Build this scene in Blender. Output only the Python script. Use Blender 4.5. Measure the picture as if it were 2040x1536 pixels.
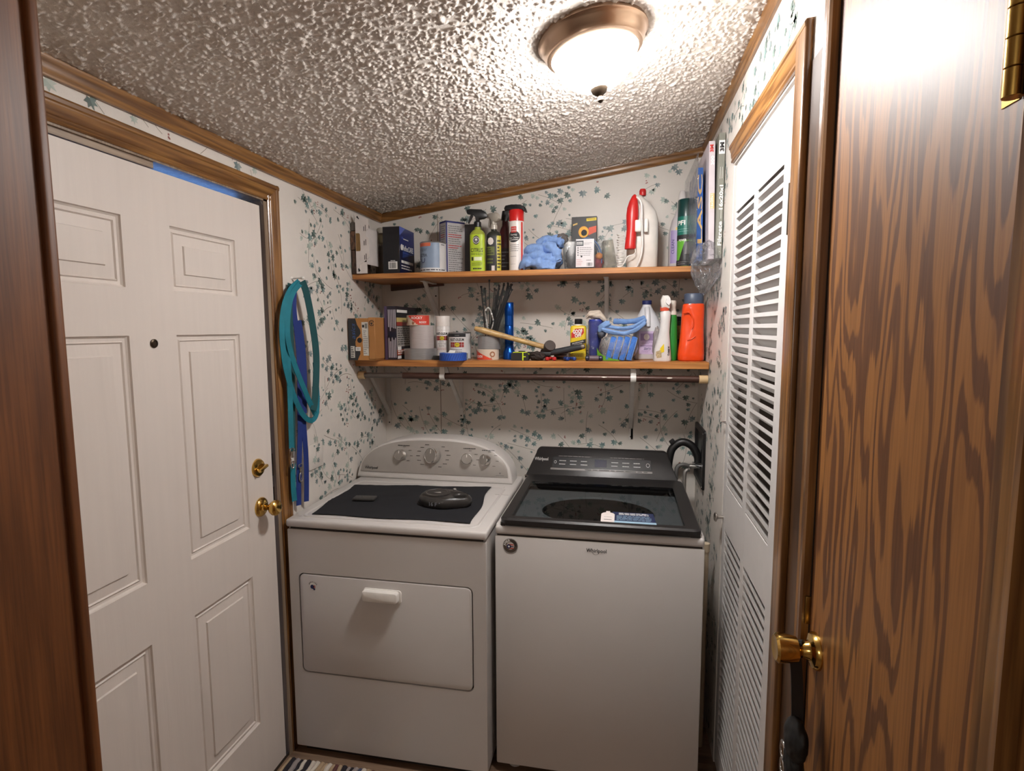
import bpy, bmesh, math, random
import numpy as np
from mathutils import Vector, Matrix, noise
random.seed(7)
PI = math.pi
for o in list(bpy.data.objects): bpy.data.objects.remove(o)
SC = bpy.context.scene
COL = SC.collection

# ---------------------------------------------------------------- camera, world, exposure
CAM_LOC = Vector((1.1949, -2.6895, 1.5867))
YAW, PITCH, ROLL = 0.192, -0.1021, -0.0042
def cam_matrix():
    cy, sy, cp, sp = math.cos(YAW), math.sin(YAW), math.cos(PITCH), math.sin(PITCH)
    f = Vector((-sy*cp, cy*cp, sp)); r = Vector((cy, sy, 0)); u = r.cross(f)
    cr, sr = math.cos(ROLL), math.sin(ROLL)
    r2 = cr*r + sr*u; u2 = -sr*r + cr*u
    return Matrix(((r2.x, u2.x, -f.x, CAM_LOC.x), (r2.y, u2.y, -f.y, CAM_LOC.y), (r2.z, u2.z, -f.z, CAM_LOC.z), (0, 0, 0, 1)))
cd = bpy.data.cameras.new('camera'); cam = bpy.data.objects.new('camera', cd); COL.objects.link(cam)
cd.sensor_width = 36; cd.lens = 36*1106.64/2040; cd.clip_start = .02
cam.matrix_world = cam_matrix(); SC.camera = cam
LAMP_POWER = 31
KITCHEN_POWER = 23
SC.view_settings.view_transform = 'Standard'; SC.view_settings.look = 'None'
SC.view_settings.gamma = 1; SC.view_settings.use_curve_mapping = False
SC.view_settings.exposure = 0.0
w = bpy.data.worlds.new('sky'); SC.world = w; w.use_nodes = True
bgn = w.node_tree.nodes['Background']; bgn.inputs[0].default_value = (.16, .38, .95, 1); bgn.inputs[1].default_value = 3.2
kl = bpy.data.lights.new('kitchen_light', 'POINT'); kl.energy = KITCHEN_POWER; kl.shadow_soft_size = .16; kl.color = (1, .94, .89)
klo = bpy.data.objects.new('kitchen_light', kl); klo.location = (.2, -4.3, 2.0); COL.objects.link(klo)

# ---------------------------------------------------------------- colours and materials
def lin(c):
    c = c/255.0
    return c/12.92 if c <= .04045 else ((c+.055)/1.055)**2.4
def rgb(r, g, b): return (lin(r), lin(g), lin(b), 1)
MATS = {}
def nd(nt, t, **k):
    n = nt.nodes.new(t)
    for a, v in k.items(): setattr(n, a, v)
    return n
def newmat(name):
    m = bpy.data.materials.new(name); m.use_nodes = True; nt = m.node_tree
    b = nt.nodes['Principled BSDF']
    return m, nt, b
def M(name, col, rough=.5, metal=0., spec=.5, var=.05, scale=25, bump=0, bscale=180, coat=0, stretch=None):
    if name in MATS: return MATS[name]
    m, nt, b = newmat(name)
    b.inputs['Roughness'].default_value = rough; b.inputs['Metallic'].default_value = metal
    b.inputs['Specular IOR Level'].default_value = spec; b.inputs['Coat Weight'].default_value = coat
    tc = nd(nt, 'ShaderNodeTexCoord'); mp = nd(nt, 'ShaderNodeMapping'); nt.links.new(tc.outputs['Object'], mp.inputs[0])
    if stretch: mp.inputs['Scale'].default_value = stretch
    nz = nd(nt, 'ShaderNodeTexNoise'); nz.inputs['Scale'].default_value = scale; nz.inputs['Detail'].default_value = 3
    nt.links.new(mp.outputs[0], nz.inputs[0])
    rp = nd(nt, 'ShaderNodeValToRGB'); nt.links.new(nz.outputs[0], rp.inputs[0])
    c = rgb(*col)
    rp.color_ramp.elements[0].position = .3; rp.color_ramp.elements[1].position = .7
    rp.color_ramp.elements[0].color = tuple(x*(1-var) for x in c[:3])+(1,)
    rp.color_ramp.elements[1].color = tuple(min(1, x*(1+var)) for x in c[:3])+(1,)
    nt.links.new(rp.outputs[0], b.inputs['Base Color'])
    if bump:
        n2 = nd(nt, 'ShaderNodeTexNoise'); n2.inputs['Scale'].default_value = bscale; n2.inputs['Detail'].default_value = 2
        nt.links.new(mp.outputs[0], n2.inputs[0])
        bp = nd(nt, 'ShaderNodeBump'); bp.inputs['Strength'].default_value = bump; bp.inputs['Distance'].default_value = .002
        nt.links.new(n2.outputs[0], bp.inputs['Height']); nt.links.new(bp.outputs[0], b.inputs['Normal'])
    MATS[name] = m; return m
def WOOD(name, light, dark, axis='Z', scale=9, bands=7, along=.05, rough=.35, sharp=.12, fine=.25, coat=.15, bias=.5):
    """grain as the contour bands of a noise field drawn out along the board"""
    if name in MATS: return MATS[name]
    m, nt, b = newmat(name)
    b.inputs['Roughness'].default_value = rough; b.inputs['Coat Weight'].default_value = coat; b.inputs['Coat Roughness'].default_value = max(.25, rough-.05)
    tc = nd(nt, 'ShaderNodeTexCoord'); mp = nd(nt, 'ShaderNodeMapping'); nt.links.new(tc.outputs['Object'], mp.inputs[0])
    s = [scale]*3; s['XYZ'.index(axis)] = scale*along; mp.inputs['Scale'].default_value = s
    n1 = nd(nt, 'ShaderNodeTexNoise'); n1.inputs['Scale'].default_value = 1; n1.inputs['Detail'].default_value = 2.5; n1.inputs['Roughness'].default_value = .45
    nt.links.new(mp.outputs[0], n1.inputs[0])
    mp2 = nd(nt, 'ShaderNodeMapping'); nt.links.new(tc.outputs['Object'], mp2.inputs[0])
    s2 = [220]*3; s2['XYZ'.index(axis)] = 7; mp2.inputs['Scale'].default_value = s2
    n2 = nd(nt, 'ShaderNodeTexNoise'); n2.inputs['Scale'].default_value = 1; n2.inputs['Detail'].default_value = 2
    nt.links.new(mp2.outputs[0], n2.inputs[0])
    mu = nd(nt, 'ShaderNodeMath', operation='MULTIPLY'); mu.inputs[1].default_value = bands; nt.links.new(n1.outputs[0], mu.inputs[0])
    ad = nd(nt, 'ShaderNodeMath', operation='MULTIPLY_ADD'); ad.inputs[1].default_value = fine; nt.links.new(n2.outputs[0], ad.inputs[0]); nt.links.new(mu.outputs[0], ad.inputs[2])
    pp = nd(nt, 'ShaderNodeMath', operation='PINGPONG'); pp.inputs[1].default_value = .5; nt.links.new(ad.outputs[0], pp.inputs[0])
    rp = nd(nt, 'ShaderNodeValToRGB'); nt.links.new(pp.outputs[0], rp.inputs[0])
    rp.color_ramp.elements[0].position = bias*.5-sharp*.5; rp.color_ramp.elements[1].position = bias*.5+sharp*.5
    rp.color_ramp.elements[0].color = rgb(*dark); rp.color_ramp.elements[1].color = rgb(*light)
    mx = nd(nt, 'ShaderNodeMix', data_type='RGBA', blend_type='MULTIPLY'); mx.inputs['Factor'].default_value = .55
    r2 = nd(nt, 'ShaderNodeValToRGB'); nt.links.new(n2.outputs[0], r2.inputs[0])
    r2.color_ramp.elements[0].position = .35; r2.color_ramp.elements[1].position = .6
    r2.color_ramp.elements[0].color = (.55, .5, .45, 1); r2.color_ramp.elements[1].color = (1, 1, 1, 1)
    nt.links.new(rp.outputs[0], mx.inputs['A']); nt.links.new(r2.outputs[0], mx.inputs['B'])
    nt.links.new(mx.outputs['Result'], b.inputs['Base Color'])
    bp = nd(nt, 'ShaderNodeBump'); bp.inputs['Strength'].default_value = .12; bp.inputs['Distance'].default_value = .001
    nt.links.new(n2.outputs[0], bp.inputs['Height']); nt.links.new(bp.outputs[0], b.inputs['Normal'])
    MATS[name] = m; return m
def CLEAR(name, tint=(235, 238, 240), haze=.06, rough=.05, bump=0, refl=1.0):
    """thin clear plastic or glass: see-through tint, a little haze, fresnel gloss"""
    if name in MATS: return MATS[name]
    m, nt, b = newmat(name); nt.nodes.remove(b)
    out = nt.nodes['Material Output']
    tr = nd(nt, 'ShaderNodeBsdfTransparent'); tr.inputs[0].default_value = rgb(*tint)
    df = nd(nt, 'ShaderNodeBsdfDiffuse'); df.inputs[0].default_value = (.8, .8, .8, 1)
    gl = nd(nt, 'ShaderNodeBsdfGlossy'); gl.inputs['Roughness'].default_value = rough
    fr = nd(nt, 'ShaderNodeFresnel'); gi = nd(nt, 'ShaderNodeNewGeometry'); io = nd(nt, 'ShaderNodeMath', operation='MULTIPLY_ADD'); io.inputs[1].default_value = 1/1.5-1.5; io.inputs[2].default_value = 1.5
    nt.links.new(gi.outputs['Backfacing'], io.inputs[0]); nt.links.new(io.outputs[0], fr.inputs[0])
    sc = nd(nt, 'ShaderNodeMath', operation='MULTIPLY'); sc.inputs[1].default_value = refl; nt.links.new(fr.outputs[0], sc.inputs[0])
    m1 = nd(nt, 'ShaderNodeMixShader'); m1.inputs[0].default_value = haze; nt.links.new(tr.outputs[0], m1.inputs[1]); nt.links.new(df.outputs[0], m1.inputs[2])
    m2 = nd(nt, 'ShaderNodeMixShader'); nt.links.new(sc.outputs[0], m2.inputs[0]); nt.links.new(m1.outputs[0], m2.inputs[1]); nt.links.new(gl.outputs[0], m2.inputs[2])
    if bump:
        tc = nd(nt, 'ShaderNodeTexCoord'); nz = nd(nt, 'ShaderNodeTexNoise'); nz.inputs['Scale'].default_value = 28; nz.inputs['Detail'].default_value = 3; nz.inputs['Distortion'].default_value = 1.5
        nt.links.new(tc.outputs['Object'], nz.inputs[0]); bp = nd(nt, 'ShaderNodeBump'); bp.inputs['Strength'].default_value = bump; bp.inputs['Distance'].default_value = .02
        nt.links.new(nz.outputs[0], bp.inputs['Height'])
        for n in (gl, df): nt.links.new(bp.outputs[0], n.inputs['Normal'])
        nt.links.new(bp.outputs[0], fr.inputs['Normal'])
    nt.links.new(m2.outputs[0], out.inputs[0]); MATS[name] = m; return m

# ---------------------------------------------------------------- mesh builder
def nrm(v):
    l = math.sqrt(sum(x*x for x in v)) or 1
    return tuple(x/l for x in v)
class MB:
    def __init__(s): s.v = []; s.f = []; s.m = []
    def add(s, vs, fs, mat, T=None):
        k = len(s.v)
        if T is not None: vs = [tuple(T @ Vector(p)) for p in vs]
        s.v.extend(vs)
        for f in fs: s.f.append([i+k for i in f]); s.m.append(mat)
        return s
    def box(s, x0, x1, y0, y1, z0, z1, mat, r=0, seg=2, T=None):
        if r <= 0:
            vs = [(x, y, z) for x in (x0, x1) for y in (y0, y1) for z in (z0, z1)]
            return s.add(vs, [(0, 1, 3, 2), (4, 6, 7, 5), (0, 4, 5, 1), (2, 3, 7, 6), (0, 2, 6, 4), (1, 5, 7, 3)], mat, T)
        bm = bmesh.new(); bmesh.ops.create_cube(bm, size=1)
        for v in bm.verts: v.co = Vector(((x0+x1)/2+v.co.x*(x1-x0), (y0+y1)/2+v.co.y*(y1-y0), (z0+z1)/2+v.co.z*(z1-z0)))
        bmesh.ops.bevel(bm, geom=bm.edges[:], offset=r, segments=seg, profile=.5, affect='EDGES')
        bm.verts.index_update()
        s.add([tuple(v.co) for v in bm.verts], [[v.index for v in f.verts] for f in bm.faces], mat, T); bm.free(); return s
    def lathe(s, prof, mat, seg=24, c=(0, 0, 0), sx=1, sy=1, caps=True, T=None):
        n = len(prof); vs = []
        for r, z in prof:
            for i in range(seg):
                a = 2*PI*i/seg; vs.append((c[0]+r*sx*math.cos(a), c[1]+r*sy*math.sin(a), c[2]+z))
        fs = [(j*seg+i, j*seg+(i+1) % seg, (j+1)*seg+(i+1) % seg, (j+1)*seg+i) for j in range(n-1) for i in range(seg)]
        if caps: fs += [list(range(seg))[::-1], [(n-1)*seg+i for i in range(seg)]]
        return s.add(vs, fs, mat, T)
    def cyl(s, r, z0, z1, mat, seg=24, c=(0, 0), b=0, T=None):
        p = [(r, z0), (r, z1)] if not b else [(r-b, z0), (r, z0+b), (r, z1-b), (r-b, z1)]
        return s.lathe(p, mat, seg, (c[0], c[1], 0), T=T)
    def tube(s, path, r, mat, seg=8, closed=False, caps=True, T=None):
        P = [Vector(p) for p in path]; n = len(P); rs = r if isinstance(r, (list, tuple)) else [r]*n
        vs = []; up = None
        for i in range(n):
            t = (P[(i+1) % n]-P[i-1]) if closed else (P[min(i+1, n-1)]-P[max(i-1, 0)])
            t.normalize()
            if up is None:
                up = Vector((0, 0, 1)) if abs(t.z) < .9 else Vector((1, 0, 0))
            a = t.cross(up)
            if a.length < 1e-6: a = t.orthogonal()
            a.normalize(); b = a.cross(t).normalized(); up = b
            for j in range(seg):
                q = 2*PI*j/seg; vs.append(tuple(P[i]+rs[i]*(math.cos(q)*a+math.sin(q)*b)))
        m = n if closed else n-1
        fs = [(i*seg+j, i*seg+(j+1) % seg, ((i+1) % n)*seg+(j+1) % seg, ((i+1) % n)*seg+j) for i in range(m) for j in range(seg)]
        if caps and not closed: fs += [list(range(seg))[::-1], [(n-1)*seg+j for j in range(seg)]]
        return s.add(vs, fs, mat, T)
    def prism(s, poly, f0, f1, mat, T=None):
        """poly: 2-D loop; f0, f1: map (a,b) to 3-D for the two ends"""
        n = len(poly); vs = [f0(a, b) for a, b in poly]+[f1(a, b) for a, b in poly]
        fs = [(i, (i+1) % n, n+(i+1) % n, n+i) for i in range(n)]+[list(range(n))[::-1], list(range(n, 2*n))]
        return s.add(vs, fs, mat, T)
    def ribbon(s, path, wdirs, w, th, mat):
        """flat webbing: path points, width direction per point, thickness"""
        P = [Vector(p) for p in path]; n = len(P); vs = []
        for i in range(n):
            t = (P[min(i+1, n-1)]-P[max(i-1, 0)]).normalized()
            wd = Vector(wdirs[i] if isinstance(wdirs, list) else wdirs); wd = (wd-t*wd.dot(t)).normalized(); nn = t.cross(wd)
            for a, b in ((-1, -1), (1, -1), (1, 1), (-1, 1)): vs.append(tuple(P[i]+wd*a*w/2+nn*b*th/2))
        fs = [(i*4+j, i*4+(j+1) % 4, i*4+4+(j+1) % 4, i*4+4+j) for i in range(n-1) for j in range(4)]+[(3, 2, 1, 0), tuple(4*n-4+j for j in range(4))]
        return s.add(vs, fs, mat)
    def loft(s, secs, mat, seg=28, caps=True, T=None):
        """secs: (z, half width x, half depth y, superellipse exponent, cx, cy)"""
        vs = []
        for z, hw, hd, e, cx, cy in secs:
            for i in range(seg):
                a = 2*PI*i/seg; ca, sa = math.cos(a), math.sin(a)
                vs.append((cx+hw*math.copysign(abs(ca)**(2/e), ca), cy+hd*math.copysign(abs(sa)**(2/e), sa), z))
        n = len(secs)
        fs = [(j*seg+i, j*seg+(i+1) % seg, (j+1)*seg+(i+1) % seg, (j+1)*seg+i) for j in range(n-1) for i in range(seg)]
        if caps: fs += [list(range(seg))[::-1], [(n-1)*seg+i for i in range(seg)]]
        return s.add(vs, fs, mat, T)
    def loops(s, loops, mat, cap0=False, cap1=True, T=None):
        n = len(loops[0]); vs = [p for L in loops for p in L]
        fs = [(j*n+i, j*n+(i+1) % n, (j+1)*n+(i+1) % n, (j+1)*n+i) for j in range(len(loops)-1) for i in range(n)]
        if cap0: fs.append(list(range(n))[::-1])
        if cap1: fs.append([(len(loops)-1)*n+i for i in range(n)])
        return s.add(vs, fs, mat, T)
    def blob(s, c, rad, mat, amp=.3, freq=3, sub=4, seed=0, flat=None, ridged=False, T=None):
        bm = bmesh.new(); bmesh.ops.create_icosphere(bm, subdivisions=sub, radius=1)
        vs = []
        for v in bm.verts:
            d = v.co.normalized(); q = d*freq+Vector((seed*7.1, seed*3.3, seed*1.7))
            h = noise.noise(q)+.5*noise.noise(q*2.1)
            if ridged: h = .6-1.6*abs(noise.noise(q))-.7*abs(noise.noise(q*2.3))
            k = 1+amp*h
            p = [c[i]+d[i]*rad[i]*k for i in range(3)]
            if flat is not None: p[2] = max(p[2], flat)
            vs.append(tuple(p))
        bm.verts.index_update()
        s.add(vs, [[v.index for v in f.verts] for f in bm.faces], mat, T); bm.free(); return s
    def build(s, name, parent=None, loc=(0, 0, 0), rot=None, smooth=38):
        me = bpy.data.meshes.new(name); me.from_pydata(s.v, [], s.f)
        mats = []
        for m in s.m:
            if m not in mats: mats.append(m)
        for m in mats: me.materials.append(m)
        ix = {id(m): i for i, m in enumerate(mats)}
        me.polygons.foreach_set('material_index', [ix[id(m)] for m in s.m])
        me.update()
        bm = bmesh.new(); bm.from_mesh(me); bmesh.ops.recalc_face_normals(bm, faces=bm.faces[:]); bm.to_mesh(me); bm.free()
        if smooth:
            me.polygons.foreach_set('use_smooth', [True]*len(me.polygons))
            me.set_sharp_from_angle(angle=math.radians(smooth))
        o = bpy.data.objects.new(name, me); COL.objects.link(o); o.location = loc
        if rot: o.rotation_euler = rot
        if parent: o.parent = parent
        return o
def tag(o, label=None, cat=None, group=None, kind=None):
    if label: o['label'] = label
    if cat: o['category'] = cat
    if group: o['group'] = group
    if kind: o['kind'] = kind
    return o
def thing(name, label, cat, loc=(0, 0, 0), rz=0, group=None, rx=0, ry=0):
    o = bpy.data.objects.new(name, None); o.empty_display_size = .02; COL.objects.link(o)
    o.location = loc; o.rotation_euler = (rx, ry, rz)
    return tag(o, label, cat, group)
def struct(o, label=None, cat=None): return tag(o, label, cat, kind='structure')
def copy_part(o, parent, loc=None):
    c = o.copy(); COL.objects.link(c); c.parent = parent
    if loc is not None: c.location = loc
    return c
def rrect(hw, hh, r, n=5):
    pts = []
    for cx, cy, a0 in ((hw-r, hh-r, 0), (-hw+r, hh-r, 90), (-hw+r, -hh+r, 180), (hw-r, -hh+r, 270)):
        for i in range(n+1):
            a = math.radians(a0+90*i/n); pts.append((cx+r*math.cos(a), cy+r*math.sin(a)))
    return pts
FWD = Matrix.Rotation(PI/2, 4, 'X')          # turns +z into -y (towards the room)
def AT(x, y, z): return Matrix.Translation((x, y, z))
def smooth_path(pts, n=8):
    P = [Vector(p) for p in pts]; out = []
    for i in range(len(P)-1):
        p0, p1, p2, p3 = P[max(i-1, 0)], P[i], P[i+1], P[min(i+2, len(P)-1)]
        for k in range(n):
            t = k/n
            out.append(tuple(.5*((2*p1)+(-p0+p2)*t+(2*p0-5*p1+4*p2-p3)*t*t+(-p0+3*p1-3*p2+p3)*t**3)))
    out.append(tuple(P[-1])); return out

# ---------------------------------------------------------------- printing on surfaces
class Print:
    """flat print laid on a surface given by f(u, v, lift)"""
    def __init__(s, f):
        s.f = f; s.mb = MB()
        A, B, C = (Vector(f(u, .05, 0)) for u in (-.01, 0, .01)); s.curved = (A+C-2*B).length > 1e-5
    def tris(s, uv, fs, mat, e):
        if not s.curved:
            s.mb.add([s.f(u, v, e) for u, v in uv], fs, mat); return s
        out = []; T = [[uv[i] for i in (f[0], f[k], f[k+1])] for f in fs for k in range(1, len(f)-1)]; n = 0
        while T and n < 20000:
            n += 1; t = T.pop(); L = [abs(t[i][0]-t[(i+1) % 3][0]) for i in range(3)]; k = L.index(max(L))
            if L[k] > .0055:
                p, q, r = t[k], t[(k+1) % 3], t[(k+2) % 3]; m = ((p[0]+q[0])/2, (p[1]+q[1])/2); T += [[p, m, r], [m, q, r]]
            else: out += t
        s.mb.add([s.f(u, v, e) for u, v in out], [(i, i+1, i+2) for i in range(0, len(out), 3)], mat); return s
    def rect(s, u0, u1, v0, v1, mat, layer=1, n=8, sk=0):
        vs = []; e = layer*.00035
        for i in range(n+1):
            t = i/n; u = u0+(u1-u0)*t
            vs += [s.f(u, v0+sk*t, e), s.f(u, v1+sk*t, e)]
        s.mb.add(vs, [(2*i, 2*i+2, 2*i+3, 2*i+1) for i in range(n)], mat); return s
    def poly(s, pts, mat, layer=1):
        return s.tris(pts, [list(range(len(pts)))], mat, layer*.00035)
    def disc(s, u, v, ru, rv, mat, layer=1, n=20):
        vs = [(u, v)]+[(u+ru*math.cos(2*PI*i/n), v+rv*math.sin(2*PI*i/n)) for i in range(n)]
        return s.tris(vs, [(0, 1+i, 1+(i+1) % n) for i in range(n)], mat, layer*.00035)
    def ring(s, u, v, r0, r1, mat, layer=1, n=24, a0=0, a1=360):
        e = layer*.00035; vs = []
        for i in range(n+1):
            a = math.radians(a0+(a1-a0)*i/n)
            vs += [s.f(u+r*math.cos(a), v+r*math.sin(a), e) for r in (r0, r1)]
        s.mb.add(vs, [(2*i, 2*i+2, 2*i+3, 2*i+1) for i in range(n)], mat); return s
    def text(s, body, u, v, h, mat, layer=2, width=None, rot=0, bold=.0, shear=0):
        cu = bpy.data.curves.new('t', 'FONT'); cu.body = body; cu.size = 1; cu.resolution_u = 2; cu.offset = bold; cu.shear = shear
        o = bpy.data.objects.new('t', cu); me = o.to_mesh()
        co = [v_.co.copy() for v_ in me.vertices]; fs = [list(p.vertices) for p in me.polygons]
        o.to_mesh_clear(); bpy.data.objects.remove(o); bpy.data.curves.remove(cu)
        if not co: return s
        x0, x1 = min(p.x for p in co), max(p.x for p in co); y0, y1 = min(p.y for p in co), max(p.y for p in co)
        k = h/.7; kx = k if width is None else width/(x1-x0)
        e = layer*.00035; ca, sa = math.cos(rot), math.sin(rot); vs = []
        for p in co:
            a, b = (p.x-(x0+x1)/2)*kx, (p.y-.35)*k
            vs.append((u+a*ca-b*sa, v+a*sa+b*ca))
        return s.tris(vs, fs, mat, e)
    def lines(s, u0, u1, v0, v1, n, mat, layer=2, fill=.45, seed=0, vert=False, ragged=.5):
        rd = random.Random(seed); st = (v1-v0)/n
        for i in range(n):
            v = v1-(i+.5)*st; u = u0; end = u1-rd.random()*ragged*(u1-u0)
            while u < end:
                L = (u1-u0)*(.06+.12*rd.random())
                a, b = u, min(u+L, end)
                if not vert: s.rect(a, b, v-st*fill/2, v+st*fill/2, mat, layer, n=2)
                u += L+(u1-u0)*.025
        return s
    def bars(s, u0, u1, v0, v1, mat, layer=2, n=14, seed=0):
        rd = random.Random(seed); u = u0
        while u < u1-1e-5:
            wd = (u1-u0)/n*(.3+rd.random()*.7); s.rect(u, min(u+wd, u1), v0, v1, mat, layer, n=1); u += wd+(u1-u0)/n*(.3+.5*rd.random())
        return s
    def done(s, parent, name='label'): 
        o = s.mb.build(name, parent, smooth=0); o['kind'] = 'stuff'; return o
def on_cyl(r, cx=0, cy=0, a0=0): return lambda u, v, e: (cx+(r+e)*math.sin(a0+u/r), cy-(r+e)*math.cos(a0+u/r), v)
def on_ell(hw, hd, ex=2, cx=0, cy=0):
    """wraps a label round a superellipse body, u measured along the outline from the front centre"""
    P = []
    for k in range(361):
        t = -PI/2+(k-180)*PI/360*1.1; ca, sa = math.cos(t), math.sin(t)
        P.append((hw*math.copysign(abs(ca)**(2/ex), ca), hd*math.copysign(abs(sa)**(2/ex), sa)))
    S = [0]
    for k in range(360): S.append(S[-1]+math.hypot(P[k+1][0]-P[k][0], P[k+1][1]-P[k][1]))
    m = S[180]
    def f(u, v, e):
        x = float(np.interp(u+m, S, [p[0] for p in P])); y = float(np.interp(u+m, S, [p[1] for p in P]))
        n = nrm((abs(x/hw)**(ex-1)/hw*(1 if x > 0 else -1), abs(y/hd)**(ex-1)/hd*(1 if y > 0 else -1)))
        return (cx+x+n[0]*e, cy+y+n[1]*e, v)
    return f
def on_front(y, x0=0): return lambda u, v, e: (x0+u, y-e, v)
def on_right(x, y0=0): return lambda u, v, e: (x+e, y0+u, v)
def on_left(x, y0=0): return lambda u, v, e: (x-e, y0-u, v)     # faces -x, u runs to the right as seen from the room
def on_top(z): return lambda u, v, e: (u, v, z+e)

# common materials
INK = M('ink black', (28, 27, 30), .6); WHT = M('print white', (232, 230, 226), .5); RED = M('print red', (190, 40, 32), .5)
YEL = M('print yellow', (228, 200, 28), .5); GRY = M('print grey', (120, 118, 118), .6); NAVY = M('print navy', (28, 36, 88), .5)
PAPER = M('label paper', (205, 200, 190), .6); ORG = M('print orange', (214, 78, 42), .5)
BLACKP = M('black plastic', (24, 24, 26), .38); WHITEP = M('white plastic', (226, 222, 216), .35); CHROME = M('bright steel', (205, 205, 205), .18, 1)
BRASS = M('polished brass', (214, 176, 98), .16, 1); DARKM = M('dark bronze', (74, 62, 50), .4, .8); STEEL = M('white painted steel', (214, 210, 205), .4)

# ================================================================ the room
W = 1.554                                    # width between the side walls
ZL, SL = 2.160, .148                         # ceiling height at the left wall, its slope across the room
def ceil_z(x): return ZL+SL*x
PAPERW = M('wallpaper ground', (218, 211, 203), .38, var=.03, scale=9, bump=.25, bscale=260, spec=.45)
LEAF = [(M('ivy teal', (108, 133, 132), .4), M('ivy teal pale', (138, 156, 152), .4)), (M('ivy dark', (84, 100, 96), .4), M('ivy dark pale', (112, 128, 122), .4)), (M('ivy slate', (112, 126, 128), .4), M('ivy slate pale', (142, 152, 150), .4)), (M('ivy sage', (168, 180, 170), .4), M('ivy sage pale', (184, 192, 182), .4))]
BERRY = M('ivy berry', (160, 104, 98), .4); STEM = M('ivy stem', (142, 134, 122), .4)
LOBES = [(90, 1.0), (72, .52), (48, .86), (28, .46), (-2, .78), (-35, .42), (-62, .5), (-90, .16)]
OUT = [(math.radians(a), r) for a, r in LOBES]+[(math.radians(180-a), r) for a, r in LOBES[-2:0:-1]]
def ivy(mb, f, u0, u1, v0, v1, seed, ok=lambda u, v: True, step=.114):
    """printed ivy sprigs: thin stems with five-lobed leaves and a few berries"""
    rd = random.Random(seed)
    def leaf(u, v, s, ang, m, e):
        if not ok(u, v): return
        vs = [f(u, v, e)]
        for a, r in OUT:
            x, y = r*s*math.cos(a), r*s*math.sin(a)*.95
            vs.append(f(u+x*math.cos(ang)-y*math.sin(ang), v+x*math.sin(ang)+y*math.cos(ang), e))
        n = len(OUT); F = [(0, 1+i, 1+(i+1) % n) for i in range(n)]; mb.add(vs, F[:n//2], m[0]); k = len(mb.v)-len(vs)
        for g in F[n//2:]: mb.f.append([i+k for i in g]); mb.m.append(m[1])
    nu, nv = max(1, round((u1-u0)/step)), max(1, round((v1-v0)/step))
    for i in range(nu):
        for j in range(nv):
            u = u0+(i+.5+rd.uniform(-.38, .38)+(.5 if j % 2 else 0))*(u1-u0)/nu; v = v0+(j+.5+rd.uniform(-.35, .35))*(v1-v0)/nv
            a = rd.choice([.6, 1.3, 2.0, 2.7, -.5, -1.2])+rd.uniform(-.4, .4); curl = rd.uniform(-5, 5); L = rd.uniform(.10, .18); n = 9
            pts = []
            for k in range(n+1):
                pts.append((u, v)); a += curl*L/n*1.6; u += math.cos(a)*L/n; v += math.sin(a)*L/n
            if u < u0-.03 or u > u1+.03: continue
            if all(ok(*p) for p in pts):
                vs = []
                for k, p in enumerate(pts):
                    q = pts[min(k+1, n)]; o = pts[max(k-1, 0)]; dx, dy = q[0]-o[0], q[1]-o[1]; l = math.hypot(dx, dy); t = .0009
                    vs += [f(p[0]-dy/l*t, p[1]+dx/l*t, .0003), f(p[0]+dy/l*t, p[1]-dx/l*t, .0003)]
                mb.add(vs, [(2*k, 2*k+2, 2*k+3, 2*k+1) for k in range(n)], STEM)
            side = 1
            for k in range(0, n+1, 1 if rd.random() < .3 else 2):
                p = pts[k]; side = -side; d = rd.uniform(.010, .028)
                s = rd.choice([.012, .017, .021, .025])*rd.uniform(.9, 1.1)*(1.05 if k < n*.6 else .75)
                uu, vv = p[0]-math.sin(a)*d*side, p[1]+math.cos(a)*d*side
                if not (u0+.006 < uu < u1-.006 and v0+.006 < vv < v1-.006): continue
                g = rd.random()
                if g < .07:
                    for _ in range(3): leaf(uu+rd.uniform(-.008, .008), vv+rd.uniform(-.008, .008), .0055, 0, (BERRY, BERRY), .0007)
                else:
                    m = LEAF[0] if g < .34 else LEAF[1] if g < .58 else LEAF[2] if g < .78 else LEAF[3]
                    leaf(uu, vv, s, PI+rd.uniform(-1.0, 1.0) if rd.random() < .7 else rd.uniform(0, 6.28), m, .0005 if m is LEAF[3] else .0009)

b = MB(); b.box(-.1, W+.1, 0, .1, 0, 2.5, PAPERW)
ivy(b, lambda u, v, e: (u, -e, v), 0, W, .86, 2.36, 3, lambda u, v: v < 2.11+SL*u)
struct(b.build('wall_back', smooth=0), 'back wall in ivy wallpaper behind the shelves', 'wall')
b = MB()
for y0, y1, z0, z1 in ((-.952, 0, 0, 2.3), (-1.935, -.952, 2.0215, 2.3), (-2.08, -1.935, 0, 2.3)): b.box(-.1, 0, y0, y1, z0, z1, PAPERW)
ivy(b, lambda u, v, e: (e, u, v), -.866, 0, .86, 2.118, 11)
ivy(b, lambda u, v, e: (e, u, v), -2.0, -.866, 2.085, 2.118, 12, step=.1)
struct(b.build('wall_left', smooth=0), 'side wall in ivy wallpaper around the white panel door', 'wall')
b = MB()
for y0, y1, z0, z1 in ((-.694, 0, 0, 2.5), (-1.39, -.694, 2.118, 2.5), (-1.604, -1.39, 0, 2.5), (-2.09, -1.604, 2.25, 2.5), (-5.4, -2.09, 0, 2.5)): b.box(W, W+.1, y0, y1, z0, z1, PAPERW)
ivy(b, lambda u, v, e: (W-e, u, v), -.69, 0, .02, 2.34, 21)
ivy(b, lambda u, v, e: (W-e, u, v), -1.6, -.69, 2.185, 2.34, 22, step=.09)
struct(b.build('wall_right', smooth=0), 'side wall in ivy wallpaper around the louvred door', 'wall')
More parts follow.
